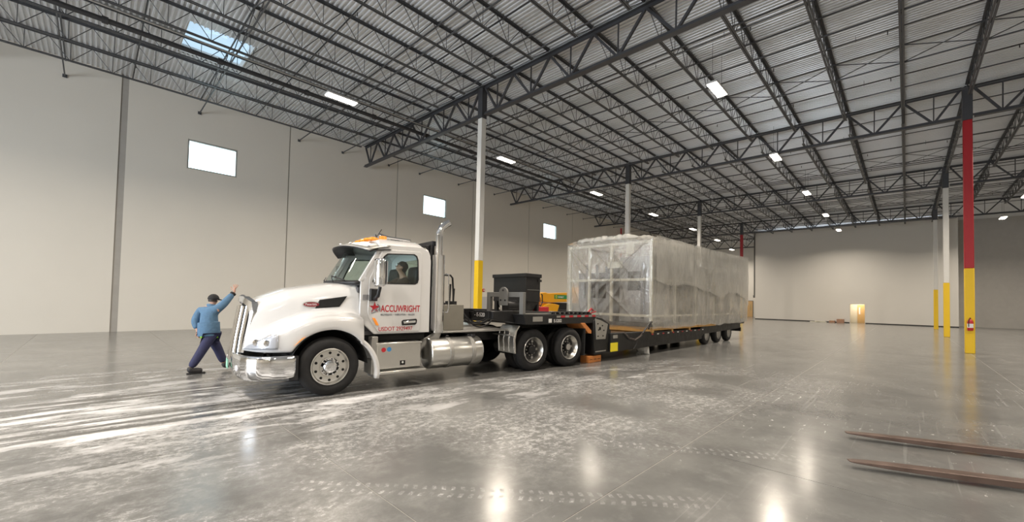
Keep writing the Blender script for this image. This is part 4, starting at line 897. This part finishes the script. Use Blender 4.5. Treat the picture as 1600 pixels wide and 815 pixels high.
# black tapered hopper box
t = thing('hopper', 'black tapered steel hopper standing on the trailer gooseneck', 'hopper', TO, TB)
def fr(z0, z1, a, b):   # frustum from rect a at z0 to rect b at z1: (x0,x1,y0,y1)
    m = MB(); vs = [(x, y, z) for (r, z) in ((a, z0), (b, z1)) for x, y in ((r[0], r[2]), (r[1], r[2]), (r[1], r[3]), (r[0], r[3]))]
    return m.add(vs, [(3, 2, 1, 0), (4, 5, 6, 7), (0, 1, 5, 4), (1, 2, 6, 5), (2, 3, 7, 6), (3, 0, 4, 7)])
fr(1.72, 2.46, (-.50, .08, -.58, .70), (-.50, .08, -.58, .70)).build('bin', M['black'], t, bevel=.012)
fr(1.435, 1.72, (-.35, -.10, -.45, .45), (-.49, .07, -.57, .69)).build('taper', M['black'], t, bevel=.01)
MB().box(-.53, .11, -.61, .73, 2.38, 2.48).build('rim', M['black'], t, bevel=.01); MB().box(-.03, .11, -.605, -.58, 2.27, 2.33).build('lug', M['black'], t); MB().box(-.44, .03, -.592, -.58, 2.03, 2.05).build('weld_rib', M['grey3'], t)
MB().box(-.5, -.4, -.55, -.45, 1.435, 1.75).box(-.5, -.4, .55, .65, 1.435, 1.75).box(0, .07, -.55, -.45, 1.435, 1.75).box(0, .07, .55, .65, 1.435, 1.75).build('foot', M['black'], t)['kind'] = 'stuff'
t = thing('winch_motor', 'dark cylinder motor with pale valve behind the portal frame', 'motor', TO, TB); MB().cyl((-1.05, -.35, 1.60), (-.65, -.35, 1.60), .16, n=20).build('motor_body', M['black'], t, smooth=True); MB().tube([(-1.1, -.28, 1.45), (-1.1, -.26, 1.62), (-1.05, -.24, 1.72)], .03, 8).build('valve', M['alu'], t, smooth=True); MB().box(-1.05, -.65, -.5, -.2, 1.42, 1.47).build('base', M['black'], t)
t = thing('red_toolbox', 'red toolbox lying on the gooseneck deck beside the hopper', 'toolbox', TO, TB); MB().box(.25, .75, -.35, .05, 1.435, 1.58).build('body', M['red'], t, bevel=.015); MB().tube([(.4, -.15, 1.58), (.4, -.15, 1.62), (.6, -.15, 1.62), (.6, -.15, 1.58)], .012, 6).build('handle', M['black'], t)
# chains hung at the front corner of the load
t = thing('load_chain', 'dark tie down chain looped at the front corner of the load', 'chain', TO, TB)
def chain(pts, n):
    m = MB(); P3 = [Vector(p) for p in pts]; seg = [(P3[i+1]-P3[i]).length for i in range(len(P3)-1)]; tot = sum(seg)
    for k in range(n):
        d = tot*(k+.5)/n; i = 0
        while d > seg[i] and i < len(seg)-1: d -= seg[i]; i += 1
        p = P3[i].lerp(P3[i+1], d/seg[i]); u = (P3[i+1]-P3[i]).normalized(); w = Vector((0, 1, 0)) if k % 2 else u.cross(Vector((0, 1, 0)))
        L = tot/n*.72; ring = [p+u*L*cos(a)+w*.028*sin(a) for a in [2*pi*q/8 for q in range(9)]]; m.tube(ring, .010, 5, False)
    return m
chain([(3.1, -1.45, .82), (3.4, -1.47, .62), (3.75, -1.48, .56), (4.1, -1.48, .66), (4.5, -1.47, .92), (4.7, -1.47, 1.08)], 34).build('chain_links', M['chain'], t, smooth=True)
MB().tube([(4.72, -1.50, 1.10), (4.5, -1.50, .95), (4.2, -1.50, .75)], [.03, .025, .02], 8).tube([(4.85, -1.5, 1.12), (4.62, -1.5, .88)], .03, 8).build('binder', M['black'], t, smooth=True)
MB().tube([(3.9, -1.49, .60), (3.8, -1.5, .42), (3.6, -1.5, .27)], .014, 6).build('loose_strap', M['black'], t)
t = thing('timber_block', 'orange brown timber block under the front of the trailer', 'block', TO, TB); MB().box(1.42, 2.05, -1.30, -1.0, 0, .19).build('block', M['woodo'], t, bevel=.01)
for k in range(3): MB().box(1.46+.2*k, 1.60+.2*k, -1.302, -1.299, .085, .10).build('grain_split', M['void'], t)
t = thing('plastic_sack', 'crumpled translucent plastic sack hanging below the trailer side beam', 'sack', (TO[0]+4.55, TO[1]-1.35, 0), 0)
MB().grid(lambda u, v: (.42*(v-.5)*2*(.4+.6*sin(pi*min(1, u+.15)))+.1*u, .16*sin(6.3*v)*(.3+u)-.02, .42*(1-u)+.03*sin(9*v)*(1-u)), 10, 16).build('sheet', M['film2'], t, smooth=True, solid=.006)

# ------------------------------------------------------------------ plastic-wrapped machine
LX0, LX1, LY0, LY1, LZ0, LZ1 = 4.93, 15.55, -1.45, 2.15, .92, 4.02
LD = thing('wrapped_machine', 'long grey machine in a white frame wrapped in clear plastic on the trailer', 'machine', TO, TB)
for k in range(7):
    x = LX0+.05+1.62*k; MB().box(x, x+.14, LY0+.02, LY1, .70 if k < 3 else .80, LZ0).build('timber_bearer', M['wood'], LD, bevel=.006)
MB().box(LX0-.02, LX0+.14, LY0-.03, LY1, .74, .90).build('timber_sill', M['wood'], LD, bevel=.01)
for k in range(5): MB().box(LX0+2.1*k, LX0+2.1*k+2.05, LY0, LY0+.14, .80, .92).build('timber_runner', M['wood'] if k < 3 else M['black'], LD, bevel=.006)
MB().box(LX0, LX1, LY0+.04, LY1-.04, LZ0, LZ0+.12).build('skid_base', M['grey3'], LD, bevel=.01)
w = .05
for y in (LY0+.06, .18, 1.16, LY1-.06): MB().box(LX0+.02, LX0+.02+2*w, y-w, y+w, LZ0+.1, LZ1-.06).build('frame_post', M['frame'], LD, bevel=.008)
for z in (LZ1-.12, 2.58, 1.30): MB().box(LX0, LX0+.09, LY0+.02, LY1-.02, z-.045, z+.045).build('frame_rail', M['frame'], LD, bevel=.008)
MB().box(LX0-.01, LX0+.02, -.30, .32, 3.02, 3.26).build('frame_gusset', M['frame'], LD, bevel=.008); MB().box(LX0-.01, LX0+.02, -.75, -.45, 3.5, 3.95).build('frame_gusset', M['frame'], LD, bevel=.008)
for x in (6.9, 8.9, 11.0, 13.2, 15.4): MB().box(x-w, x+w, LY0+.02, LY0+.1, LZ0+.1, LZ1-.06).build('frame_post', M['frame'], LD, bevel=.008)
for z in (LZ1-.10, 2.62, 1.30): MB().box(LX0+.05, LX1-.05, LY0+.03, LY0+.09, z-.035, z+.035).build('frame_rail', M['frame'], LD, bevel=.008)
for x, L, y0, y1, z1, mt in ((5.25, 1.5, -1.25, .0, 3.45, 'grey2'), (5.3, 1.4, .35, 1.9, 2.9, 'grey'), (6.95, 1.7, -1.1, 1.8, 2.3, 'grey3'), (6.95, 1.5, -1.28, 1.7, 3.30, 'grey'), (8.8, 1.9, -1.3, 1.9, 3.35, 'grey2'), (10.9, 1.1, -1.2, 1.8, 2.35, 'grey3'), (12.2, 1.0, -1.25, 1.8, 3.25, 'grey'), (13.4, 1.9, -1.3, 1.9, 3.35, 'grey2')):
    MB().box(x, x+L, y0, y1, LZ0+.12 if z1 != 3.30 else 2.4, z1).build('machine_module', M[mt], LD, bevel=.02)
for y in (-1.0, .9, 1.35): MB().tube([(5.12, y, 1.2), (5.12, y, 3.2)], .06, 10).build('machine_pipe', M['grey'], LD, smooth=True)
for x in (5.5, 6.1): MB().box(x, x+.45, -1.262, -1.25, 2.1, 3.2).build('cabinet_door', M['grey'], LD, bevel=.004)
for k in range(7): MB().box(7.0+.55*k, 7.12+.55*k, -1.34, -1.28, LZ0+.12, 2.45).build('machine_leg', M['grey3'], LD)
MB().box(5.24, 5.25, -.95, -.35, 2.2, 2.9).build('control_panel', M['grey3'], LD, bevel=.004); MB().box(5.28, 5.30, .6, 1.6, 1.9, 2.5).build('dark_opening', M['void'], LD)
def nz(a, b, c=0.): return mnoise.noise(Vector((a, b, c)))
def folds(p, q):
    s = 0
    for dx, dz, fr_, am in ((.8, .6, 1.3, .05), (-.7, .7, 1.7, .035), (.2, 1.0, 2.6, .018)):
        k = (p*dz-q*dx)*fr_; t = nz(k+3*am, (p*dx+q*dz)*.25, am*9); s += am*(1-abs(t)*2.4)
    return s+.02*nz(p*2.5, q*2.5, 4)
def drape(p, q):      # mostly hanging folds, fanned slightly
    s = 0
    for fr_, am, lean in ((.8, .05, .3), (1.6, .03, -.25)):
        t = nz((p+lean*q)*fr_+am*31, q*.22, am*13); s += am*(1-abs(t)*2.6)
    return s+.015*nz(p*2.5, q*2.5, 4)
def seg_d(p, q, a, b):
    dx, dz = b[0]-a[0], b[1]-a[1]; t = max(0, min(1, ((p-a[0])*dx+(q-a[1])*dz)/(dx*dx+dz*dz))); return math.hypot(p-a[0]-t*dx, q-a[1]-t*dz), t
CR = [((-1.35, 3.95), (2.0, .95)), ((-1.35, 3.95), (1.3, 1.0)), ((-1.35, 3.95), (.6, 1.1)), ((-1.3, 3.9), (.0, 1.0)), ((-1.35, 3.9), (-.7, 1.0)), ((-1.38, 3.7), (-1.1, 1.1)), ((2.1, 3.9), (1.0, 2.35)), ((2.05, 3.9), (.75, 2.7)), ((1.0, 2.35), (.2, 2.9)),
      ((.2, 2.9), (-.2, 3.9)), ((1.1, 3.95), (.3, 3.2)), ((.0, 3.6), (-1.2, 2.2)), ((.3, 2.2), (-.9, 1.1)), ((1.9, 2.6), (1.2, 1.0)), ((1.5, 3.9), (1.1, 3.0)), ((-.3, 2.6), (-.6, 1.5)), ((.9, 1.9), (.4, .95))]
def creases(p, q):
    s = 0
    for i, (a, b) in enumerate(CR):
        d, t = seg_d(p+.05*nz(q*2, i), q+.05*nz(p*2, i, 3), a, b); s += .07*math.exp(-(d/.05)**1.3)*(.4+.6*sin(pi*min(1, .15+t)))
    return s
def film_front(u, v):
    y = LY0-.03+(LY1-LY0+.06)*u; z = LZ0-.12*(.5+.5*nz(u*5, 1))+(LZ1+.06-LZ0)*v
    e = min(1, 5*min(u, 1-u, v+.02, 1-v+.02)); return (LX0-.035-.045*e*(folds(y*1.0, z*1.0)*13)-e*creases(y, z)-.012*e*nz(y*7, z*5, 2), y, z)
MB().grid(film_front, 170, 150).build('plastic_film', M['film'], LD, smooth=True, ang=179)
def film_side(u, v):
    x = LX0-.02+(LX1-LX0+.12)*u; b = .10*nz(u*9, 3)+.12*max(0, u-.45)*nz(u*14, 5); z = LZ0-.06+b+(LZ1+.05+.14*u*u-LZ0)*v-.05*b
    e = min(1, 4*min(u+.05, 1.05-u, v+.05, 1.05-v)); return (x+.06*nz(v*3, u*2, 7)*u, LY0-.045-.055*e*drape(x*.9, z)*13-.04*sin(pi*v)*u, z)
MB().grid(film_side, 190, 70).build('plastic_film', M['film2'], LD, smooth=True, ang=179)
def film_over(u, v):    # second sheet hanging over the upper half with a ragged hem
    lo = 2.55-.55*abs(nz(u*4.3, 6))-.9*max(0, nz(u*2.1+.3, 9))-.25*u; z = lo+(LZ1+.10+.14*u*u-lo)*v; x = LX0+.1+(LX1-LX0-.0)*u
    return (x, LY0-.095-.05*drape(x*.8+5, z)*13*min(1, .25+1.4*(1-v)), z)
MB().grid(film_over, 170, 40).build('plastic_film', M['film2'], LD, smooth=True, ang=179)
def film_far(u, v): x, y, z = film_side(u, v); return (x, LY1+LY0-y, z)
MB().grid(film_far, 80, 30).build('plastic_film', M['film2'], LD, smooth=True, ang=179)
def film_top(u, v):
    x = LX0-.04+(LX1-LX0+.16)*u; y = LY0-.06+(LY1-LY0+.12)*v; e = min(1, 8*min(v, 1-v)+.2)
    return (x, y, LZ1+.03+.15*u*u+e*(.16*abs(nz(x*2.2, y*1.6, 2))+.14*max(0, nz(x*.9, y*.8, 8))+.08*abs(nz(x*6, y*5, 3))))
MB().grid(film_top, 150, 56).build('plastic_film', M['film3'], LD, smooth=True, ang=179)
def film_back(u, v):
    y = LY0-.06+(LY1-LY0+.12)*u; z = LZ0+.1+(LZ1+.15-LZ0-.1)*v; return (LX1+.10+.12*sin(pi*v)*(.6+nz(y, z))+.05*folds(y, z)*6, y, z)
MB().grid(film_back, 40, 40).build('plastic_film', M['film2'], LD, smooth=True, ang=179)
def ruck(u, v):   # gathered roll of slack film along the front top edge
    y = LY0+.55+(LY1-LY0-.75)*u; a = 2*pi*v; r = (.15+.17*abs(nz(u*9, 2))+.06*nz(u*22, a))*min(1, 8*u, 8*(1-u)+.1)
    return (LX0+.22+r*1.4*cos(a), y, LZ1+.06+r*.8*sin(a)+.05)
MB().grid(ruck, 70, 14).build('plastic_film', M['film3'], LD, smooth=True, ang=179)
# ------------------------------------------------------------------ yellow telehandler behind the trailer
TH = thing('telehandler', 'yellow telehandler with green decal half hidden behind the wrapped load', 'telehandler', (15.6, 13.3, 0))
MB().poly([(.20, 1.92), (.25, 2.14), (.6, 2.19), (.8, 2.14), (5.2, 2.35), (5.2, 1.80), (.9, 1.66), (.3, 1.72)], 'xz', 0, .34).build('boom', M['yellow'], TH, bevel=.02)
dc = MB().box(1.32, 2.6, -.008, .0, 1.87, 2.08).build('decal', M['green'], TH); MB().lathe([(.075, 0), (.075, .006), (.05, .006), (.05, 0)], (1.48, -.008, 1.975), (0, -1, 0), 18, True).build('decal_ring', M['tag'], dc)
text('SUNBELT', .12, M['whitetxt'], dc, (1.64, -.012, 1.925), (pi/2, 0, 0), bold=.003)
MB().poly([(.15, 1.30), (.35, 1.52), (.7, 1.63), (1.25, 1.60), (1.6, 1.54), (1.45, 1.2), (1.3, 1.05), (.6, 1.0)], 'xz', -.15, .5).build('front_fender', M['yellow'], TH, bevel=.04, seg=3)
MB().box(.5, 6.2, .0, 1.7, .6, 1.3).build('chassis', M['black'], TH, bevel=.04); MB().box(1.4, 4.6, .1, 1.4, 1.25, 1.66).build('engine_bay', M['black'], TH, bevel=.05); MB().box(4.7, 6.0, .5, 1.6, 1.3, 2.6).build('operator_cab', M['yellow'], TH, bevel=.06); MB().box(4.8, 5.9, .48, .5, 1.7, 2.5).build('cab_window', M['glass_t'], TH); MB().box(6.0, 6.6, .2, 1.6, .9, 1.9).build('engine_cover', M['yellow'], TH, bevel=.06)
for x in (1.9, 5.2):
    for y, s in ((-.2, 1), (1.9, -1)):
        MB().lathe([(.3, .05), (.38, 0), (.5, .01), (.58, .06), (.60, .12), (.60, .28), (.58, .34), (.5, .38), (.3, .36)], (x, y, .60), (0, s, 0), 32, True).build('tyre', M['rubber'], TH, smooth=True, ang=50); MB().lathe([(.31, .06), (.28, .05), (.2, .12), (.0, .1)], (x, y, .60), (0, s, 0), 20).build('wheel_rim', M['yellow'], TH, smooth=True)
MB().poly([(.0, 1.35), (.15, 1.95), (.28, 1.95), (.2, 1.35), (.12, 1.2)], 'xz', .02, .3).build('boom_head', M['woodo'], TH, bevel=.015); MB().tube([(.18, -.03, 2.1), (.28, -.05, 2.05), (.30, -.05, 1.7), (.2, -.04, 1.5)], .025, 8).build('hydraulic_hose', M['black'], TH, smooth=True)
MB().bar((.05, .16, 1.95), (.25, .16, 1.75), .18, .12).build('carriage', M['yellow'], TH, bevel=.02)
for y in (-.1, .35): MB().bar((-.75, y, 1.45), (.08, y, 1.40), .10, .04).build('fork_tine', M['alu2'], TH, bevel=.006)
# ------------------------------------------------------------------ forklift forks reaching in from the right
flab = ['farther of two worn steel forklift forks at the right edge', 'nearer of two worn steel forklift forks at the right edge']
for i, (tipx, tipy, ang) in enumerate(((7.13, .60, radians(-101)+.0), (5.86, .47, radians(-101)))):
    dirx, diry = ((7.72-7.13), (-.98-.60)) if i == 0 else ((6.42-5.86), (-.83-.47)); a = atan2(diry, dirx)
    t = thing('forklift_fork', flab[i], 'fork', (tipx, tipy, .07), a, 'forklift forks')
    L = 2.05; w0 = .065; m = MB()
    secs = [(0, .035, .0, .014), (.05, .05, -.004, .017), (.35, .064, -.018, .026), (1.0, .068, -.034, .030), (L, .07, -.042, .034)]
    for x, hw, zb, zt in secs: m.v += [(x, -hw, zb), (x, hw, zb), (x, hw, zt), (x, -hw, zt)]
    n = len(secs)
    for k in range(n-1):
        for q in range(4): m.f.append((4*k+q, 4*k+(q+1) % 4, 4*k+4+(q+1) % 4, 4*k+4+q))
    m.f += [(3, 2, 1, 0), tuple(4*(n-1)+q for q in range(4))]
    m.build('blade', M['fork'], t, bevel=.006); MB().box(L-.05, L, -.066, .066, -.02, .62).build('shank', M['fork'], t, bevel=.008); MB().box(L, L+.05, -.05, .05, .5, .58).build('hook', M['fork'], t)
# ------------------------------------------------------------------ people
def skinned(name, pts, edges, mat, parent=None, root=0, subd=2):
    names = list(pts); me = bpy.data.meshes.new(name); me.from_pydata([pts[n][:3] for n in names], [(names.index(a), names.index(b)) for a, b in edges], [])
    me.materials.append(mat); o = bpy.data.objects.new(name, me); C.objects.link(o)
    if parent is not None: o.parent = parent
    m = o.modifiers.new('skin', 'SKIN'); m.use_smooth_shade = True; m.branch_smoothing = .6
    for i, n in enumerate(names):
        r = pts[n][3]; r = r if isinstance(r, tuple) else (r, r); me.skin_vertices[0].data[i].radius = r; me.skin_vertices[0].data[i].use_root = (i == root)
    s = o.modifiers.new('subd', 'SUBSURF'); s.levels = subd; s.render_levels = subd
    return o
def hand(pts, edges, wrist, palm_dir, spread, size, curl, pre):
    """adds a palm and five bent fingers to a skeleton"""
    w = Vector(pts[wrist][:3]); d = Vector(palm_dir).normalized(); s = Vector(spread).normalized(); n = d.cross(s).normalized()
    pts[pre+'palm'] = (*(w+d*.05*size), .026); pts[pre+'palm2'] = (*(w+d*.085*size), .027); edges += [(wrist, pre+'palm'), (pre+'palm', pre+'palm2')]
    for i, (off, L) in enumerate(((-.032, .062), (-.011, .075), (.011, .07), (.032, .055))):
        b = w+d*.10*size+s*off*size; k = b+d*L*.5*size*cos(curl*.5)+n*L*.5*size*sin(curl*.5)+s*off*.3; e = k+d*L*.5*size*cos(curl*1.6)+n*L*.5*size*sin(curl*1.6)+s*off*.25
        for nm, p, r in (('a', b, .010), ('b', k, .009), ('c', e, .0075)): pts[f'{pre}f{i}{nm}'] = (*p, r)
        edges += [(pre+'palm2', f'{pre}f{i}a'), (f'{pre}f{i}a', f'{pre}f{i}b'), (f'{pre}f{i}b', f'{pre}f{i}c')]
    b = w+d*.045*size-s*.04*size; e = b+d*.035*size-s*.035*size+n*.01; f = e+d*.035*size-s*.012*size
    for nm, p, r in (('a', b, .012), ('b', e, .010), ('c', f, .009)): pts[f'{pre}t{nm}'] = (*p, r)
    edges += [(pre+'palm', pre+'ta'), (pre+'ta', pre+'tb'), (pre+'tb', pre+'tc')]
SK = dict(pelvis=(0, 0, .93, .12), belly=(-.01, .01, 1.10, .12), chest=(-.02, .02, 1.30, (.135, .12)), neckb=(.0, .03, 1.44, .07), neck=(.03, .04, 1.50, .055), jaw=(.062, .052, 1.555, .068), head=(.065, .055, 1.625, .088), crown=(.055, .05, 1.68, .07),
          rs=(.12, -.13, 1.41, .065), re=(.28, -.11, 1.60, .045), rw=(.425, -.075, 1.80, .03), ls=(-.15, .15, 1.40, .065), le=(-.25, .15, 1.13, .045), lw=(-.205, .07, .92, .03),
          rh=(.02, -.09, .88, .095), rk=(-.15, -.11, .48, .062), ra=(-.33, -.10, .12, .04), rt=(-.14, -.11, .05, .03), lh=(.03, .08, .88, .095), lk=(.19, .10, .49, .062), la=(.325, .12, .14, .04), lt=(.45, .14, .12, .03),
          nose=(.152, .125, 1.605, .016), rear=(.115, -.03, 1.61, .018), lear=(.0, .135, 1.61, .018))
SE = [('pelvis', 'belly'), ('belly', 'chest'), ('chest', 'neckb'), ('neckb', 'neck'), ('neck', 'jaw'), ('jaw', 'head'), ('head', 'crown'), ('neckb', 'rs'), ('rs', 're'), ('re', 'rw'), ('neckb', 'ls'), ('ls', 'le'), ('le', 'lw'),
      ('pelvis', 'rh'), ('rh', 'rk'), ('rk', 'ra'), ('ra', 'rt'), ('pelvis', 'lh'), ('lh', 'lk'), ('lk', 'la'), ('la', 'lt'), ('head', 'nose'), ('head', 'rear'), ('head', 'lear')]
hand(SK, SE, 'rw', (.12, .02, 1), (.75, -.65, 0), 1.15, .25, 'r'); hand(SK, SE, 'lw', (.12, -.15, -1), (.6, .7, 0), 1.1, .7, 'l')
WP = skinned('person', SK, SE, M['skin']); WP.location = (1.87, 11.28, 0); tag(WP, 'person in blue denim jacket and black cap walking with one arm raised', 'person')
JK = dict(a=(.0, 0, .84, (.21, .19)), b=(-.015, .01, 1.08, (.215, .19)), c=(-.02, .02, 1.27, (.225, .19)), d=(.0, .03, 1.40, (.15, .13)), e=(.022, .037, 1.475, .075), rs=(.12, -.13, 1.40, .105), re=(.27, -.11, 1.59, .085), rw=(.40, -.08, 1.765, .062), ls=(-.15, .15, 1.39, .105), le=(-.25, .15, 1.13, .085), lw=(-.215, .085, .96, .062))
skinned('jacket', JK, [('a', 'b'), ('b', 'c'), ('c', 'd'), ('d', 'e'), ('d', 'rs'), ('rs', 're'), ('re', 'rw'), ('d', 'ls'), ('ls', 'le'), ('le', 'lw')], M['denim'], WP)
MB().lathe([(.205, 0), (.212, .02), (.205, .3), (.12, .32)], (-.005, 0, .81), (-.04, .03, 1), 22).build('jacket_skirt', M['denim'], WP, smooth=True)
MB().lathe([(.085, 0), (.095, .03), (.085, .06), (.06, .05)], (.02, .035, 1.455), (.15, .1, 1), 18).build('collar', M['denim'], WP, smooth=True)
MB().lathe([(.058, 0), (.062, .02), (.058, .045), (.03, .045)], (.388, -.083, 1.745), (.6, .15, .85), 14).build('cuff', M['capm'], WP, smooth=True)
MB().lathe([(.17, 0), (.185, .03), (.18, .07), (.1, .09)], (.015, 0, .765), (0, 0, 1), 20).build('shirt_hem', M['lime'], WP, smooth=True)
skinned('trousers', dict(p=(.005, 0, .88, (.175, .165)), rh=(.01, -.085, .80, .125), rk=(-.145, -.11, .48, .10), rc=(-.25, -.105, .27, .09), ra=(-.325, -.10, .13, .08), lh=(.04, .08, .80, .125), lk=(.19, .10, .49, .10), lc=(.27, .11, .29, .09), la=(.322, .12, .165, .08)),
        [('p', 'rh'), ('rh', 'rk'), ('rk', 'rc'), ('rc', 'ra'), ('p', 'lh'), ('lh', 'lk'), ('lk', 'lc'), ('lc', 'la')], M['navy'], WP)
skinned('boot', dict(a=(-.33, -.10, .17, .07), b=(-.335, -.10, .075, .078), c=(-.24, -.105, .065, .07), d=(-.11, -.11, .055, .06)), [('a', 'b'), ('b', 'c'), ('c', 'd')], M['boot'], WP)
skinned('boot', dict(a=(.315, .118, .19, .07), b=(.335, .122, .085, .078), c=(.42, .132, .105, .07), d=(.50, .142, .135, .058)), [('a', 'b'), ('b', 'c'), ('c', 'd')], M['boot'], WP)
MB().box(-.39, -.06, -.155, -.055, 0, .025).build('sole', M['capm'], WP, bevel=.01)
cp = MB().grid(lambda u, v: (.058+.112*cos(2*pi*v)*sin(u*pi*.52), .05+.108*sin(2*pi*v)*sin(u*pi*.52), 1.635+.115*cos(u*pi*.52)), 9, 25).build('cap', M['capm'], WP, smooth=True, solid=.006)
MB().grid(lambda u, v: (.058+(.10+.10*u)*cos(radians(40)+(v-.5)*1.9), .05+(.10+.10*u)*sin(radians(40)+(v-.5)*1.9), 1.645-.035*u), 4, 12).build('cap_brim', M['capm'], cp, smooth=True, solid=.006)
hr = MB().lathe([(.086, 0), (.094, .03), (.092, .06)], (.05, .045, 1.575), (0, 0, 1), 18); hr.build('hair', M['hair'], WP, smooth=True)
ey = MB()
for s in (-1, 1): ey.ball((.065+.085*cos(radians(40+24*s)), .055+.085*sin(radians(40+24*s)), 1.618), .010, 6, 8)
ey.build('eyes', M['hair'], WP, smooth=True)
lg = MB().ball((-.195, .06, .855), (.045, .04, .06), 8, 10); lg.build('glove', M['capm'], WP, smooth=True)
# driver seated in the cab (truck frame)
DK = dict(pelvis=(1.72, .68, 1.58, .13), belly=(1.75, .68, 1.78, .135), chest=(1.76, .68, 2.0, (.115, .105)), neckb=(1.70, .68, 2.13, .055), neck=(1.655, .68, 2.22, .055), jaw=(1.615, .67, 2.275, .07), head=(1.60, .665, 2.355, .085), crown=(1.62, .665, 2.41, .065), nose=(1.515, .64, 2.335, .017), near=(1.63, .565, 2.335, .02), far=(1.62, .76, 2.335, .02),
          ns=(1.70, .50, 2.08, .045), ne=(1.45, .46, 1.93, .035), nw=(1.26, .56, 2.0, .032), fs=(1.70, .86, 2.08, .045), fe=(1.46, .93, 1.92, .035), fw_=(1.26, .86, 2.0, .032),
          nh=(1.68, .58, 1.58, .09), nk=(1.28, .58, 1.60, .07), na=(1.18, .58, 1.22, .045), nt=(1.02, .58, 1.16, .035), fh=(1.68, .78, 1.58, .09), fk=(1.28, .80, 1.60, .07), fa=(1.18, .80, 1.22, .045), ft=(1.02, .80, 1.16, .035))
DE = [('pelvis', 'belly'), ('belly', 'chest'), ('chest', 'neckb'), ('neckb', 'neck'), ('neck', 'jaw'), ('jaw', 'head'), ('head', 'crown'), ('head', 'nose'), ('head', 'near'), ('head', 'far'), ('neckb', 'ns'), ('ns', 'ne'), ('ne', 'nw'), ('neckb', 'fs'), ('fs', 'fe'), ('fe', 'fw_'), ('pelvis', 'nh'), ('nh', 'nk'), ('nk', 'na'), ('na', 'nt'), ('pelvis', 'fh'), ('fh', 'fk'), ('fk', 'fa'), ('fa', 'ft')]
hand(DK, DE, 'nw', (-.8, 0, .35), (0, .8, .5), .9, 1.1, 'n'); hand(DK, DE, 'fw_', (-.8, 0, .35), (0, -.8, .5), .9, 1.1, 'f')
DP = skinned('person', DK, DE, M['skin']); DP.location = (2.88, 7.31, .06); DP.rotation_euler = (0, 0, TA); tag(DP, 'dark haired person in a brown shirt at the wheel of the truck', 'person')
skinned('shirt', dict(a=(1.73, .68, 1.62, (.165, .155)), b=(1.75, .68, 1.80, (.165, .15)), c=(1.76, .68, 1.99, (.18, .165)), d=(1.71, .68, 2.13, (.13, .12)), ns=(1.70, .50, 2.07, .105), ne=(1.45, .46, 1.94, .08), fs=(1.70, .86, 2.07, .105), fe=(1.46, .93, 1.93, .08)), [('a', 'b'), ('b', 'c'), ('c', 'd'), ('d', 'ns'), ('ns', 'ne'), ('d', 'fs'), ('fs', 'fe')], M['shirt'], DP)
skinned('trousers', dict(p=(1.70, .68, 1.57, .15), nh=(1.62, .58, 1.57, .105), nk=(1.28, .58, 1.60, .085), na=(1.19, .58, 1.27, .065), fh=(1.62, .78, 1.57, .105), fk=(1.28, .80, 1.60, .085), fa=(1.19, .80, 1.27, .065)), [('p', 'nh'), ('nh', 'nk'), ('nk', 'na'), ('p', 'fh'), ('fh', 'fk'), ('fk', 'fa')], M['navy'], DP)
hm = MB().grid(lambda u, v: (1.665+.115*cos(2*pi*v)*sin(u*pi*.62)+.02*u, .665+.105*sin(2*pi*v)*sin(u*pi*.62), 2.365+.115*cos(u*pi*.62)), 9, 21); hm.ball((1.69, .665, 2.33), (.085, .095, .095), 8, 12); hm.build('hair', M['hair'], DP, smooth=True)
ey = MB()
for y in (.625, .70): ey.ball((1.535, y, 2.365), .011, 6, 8)
ey.build('eyes', M['hair'], DP, smooth=True)
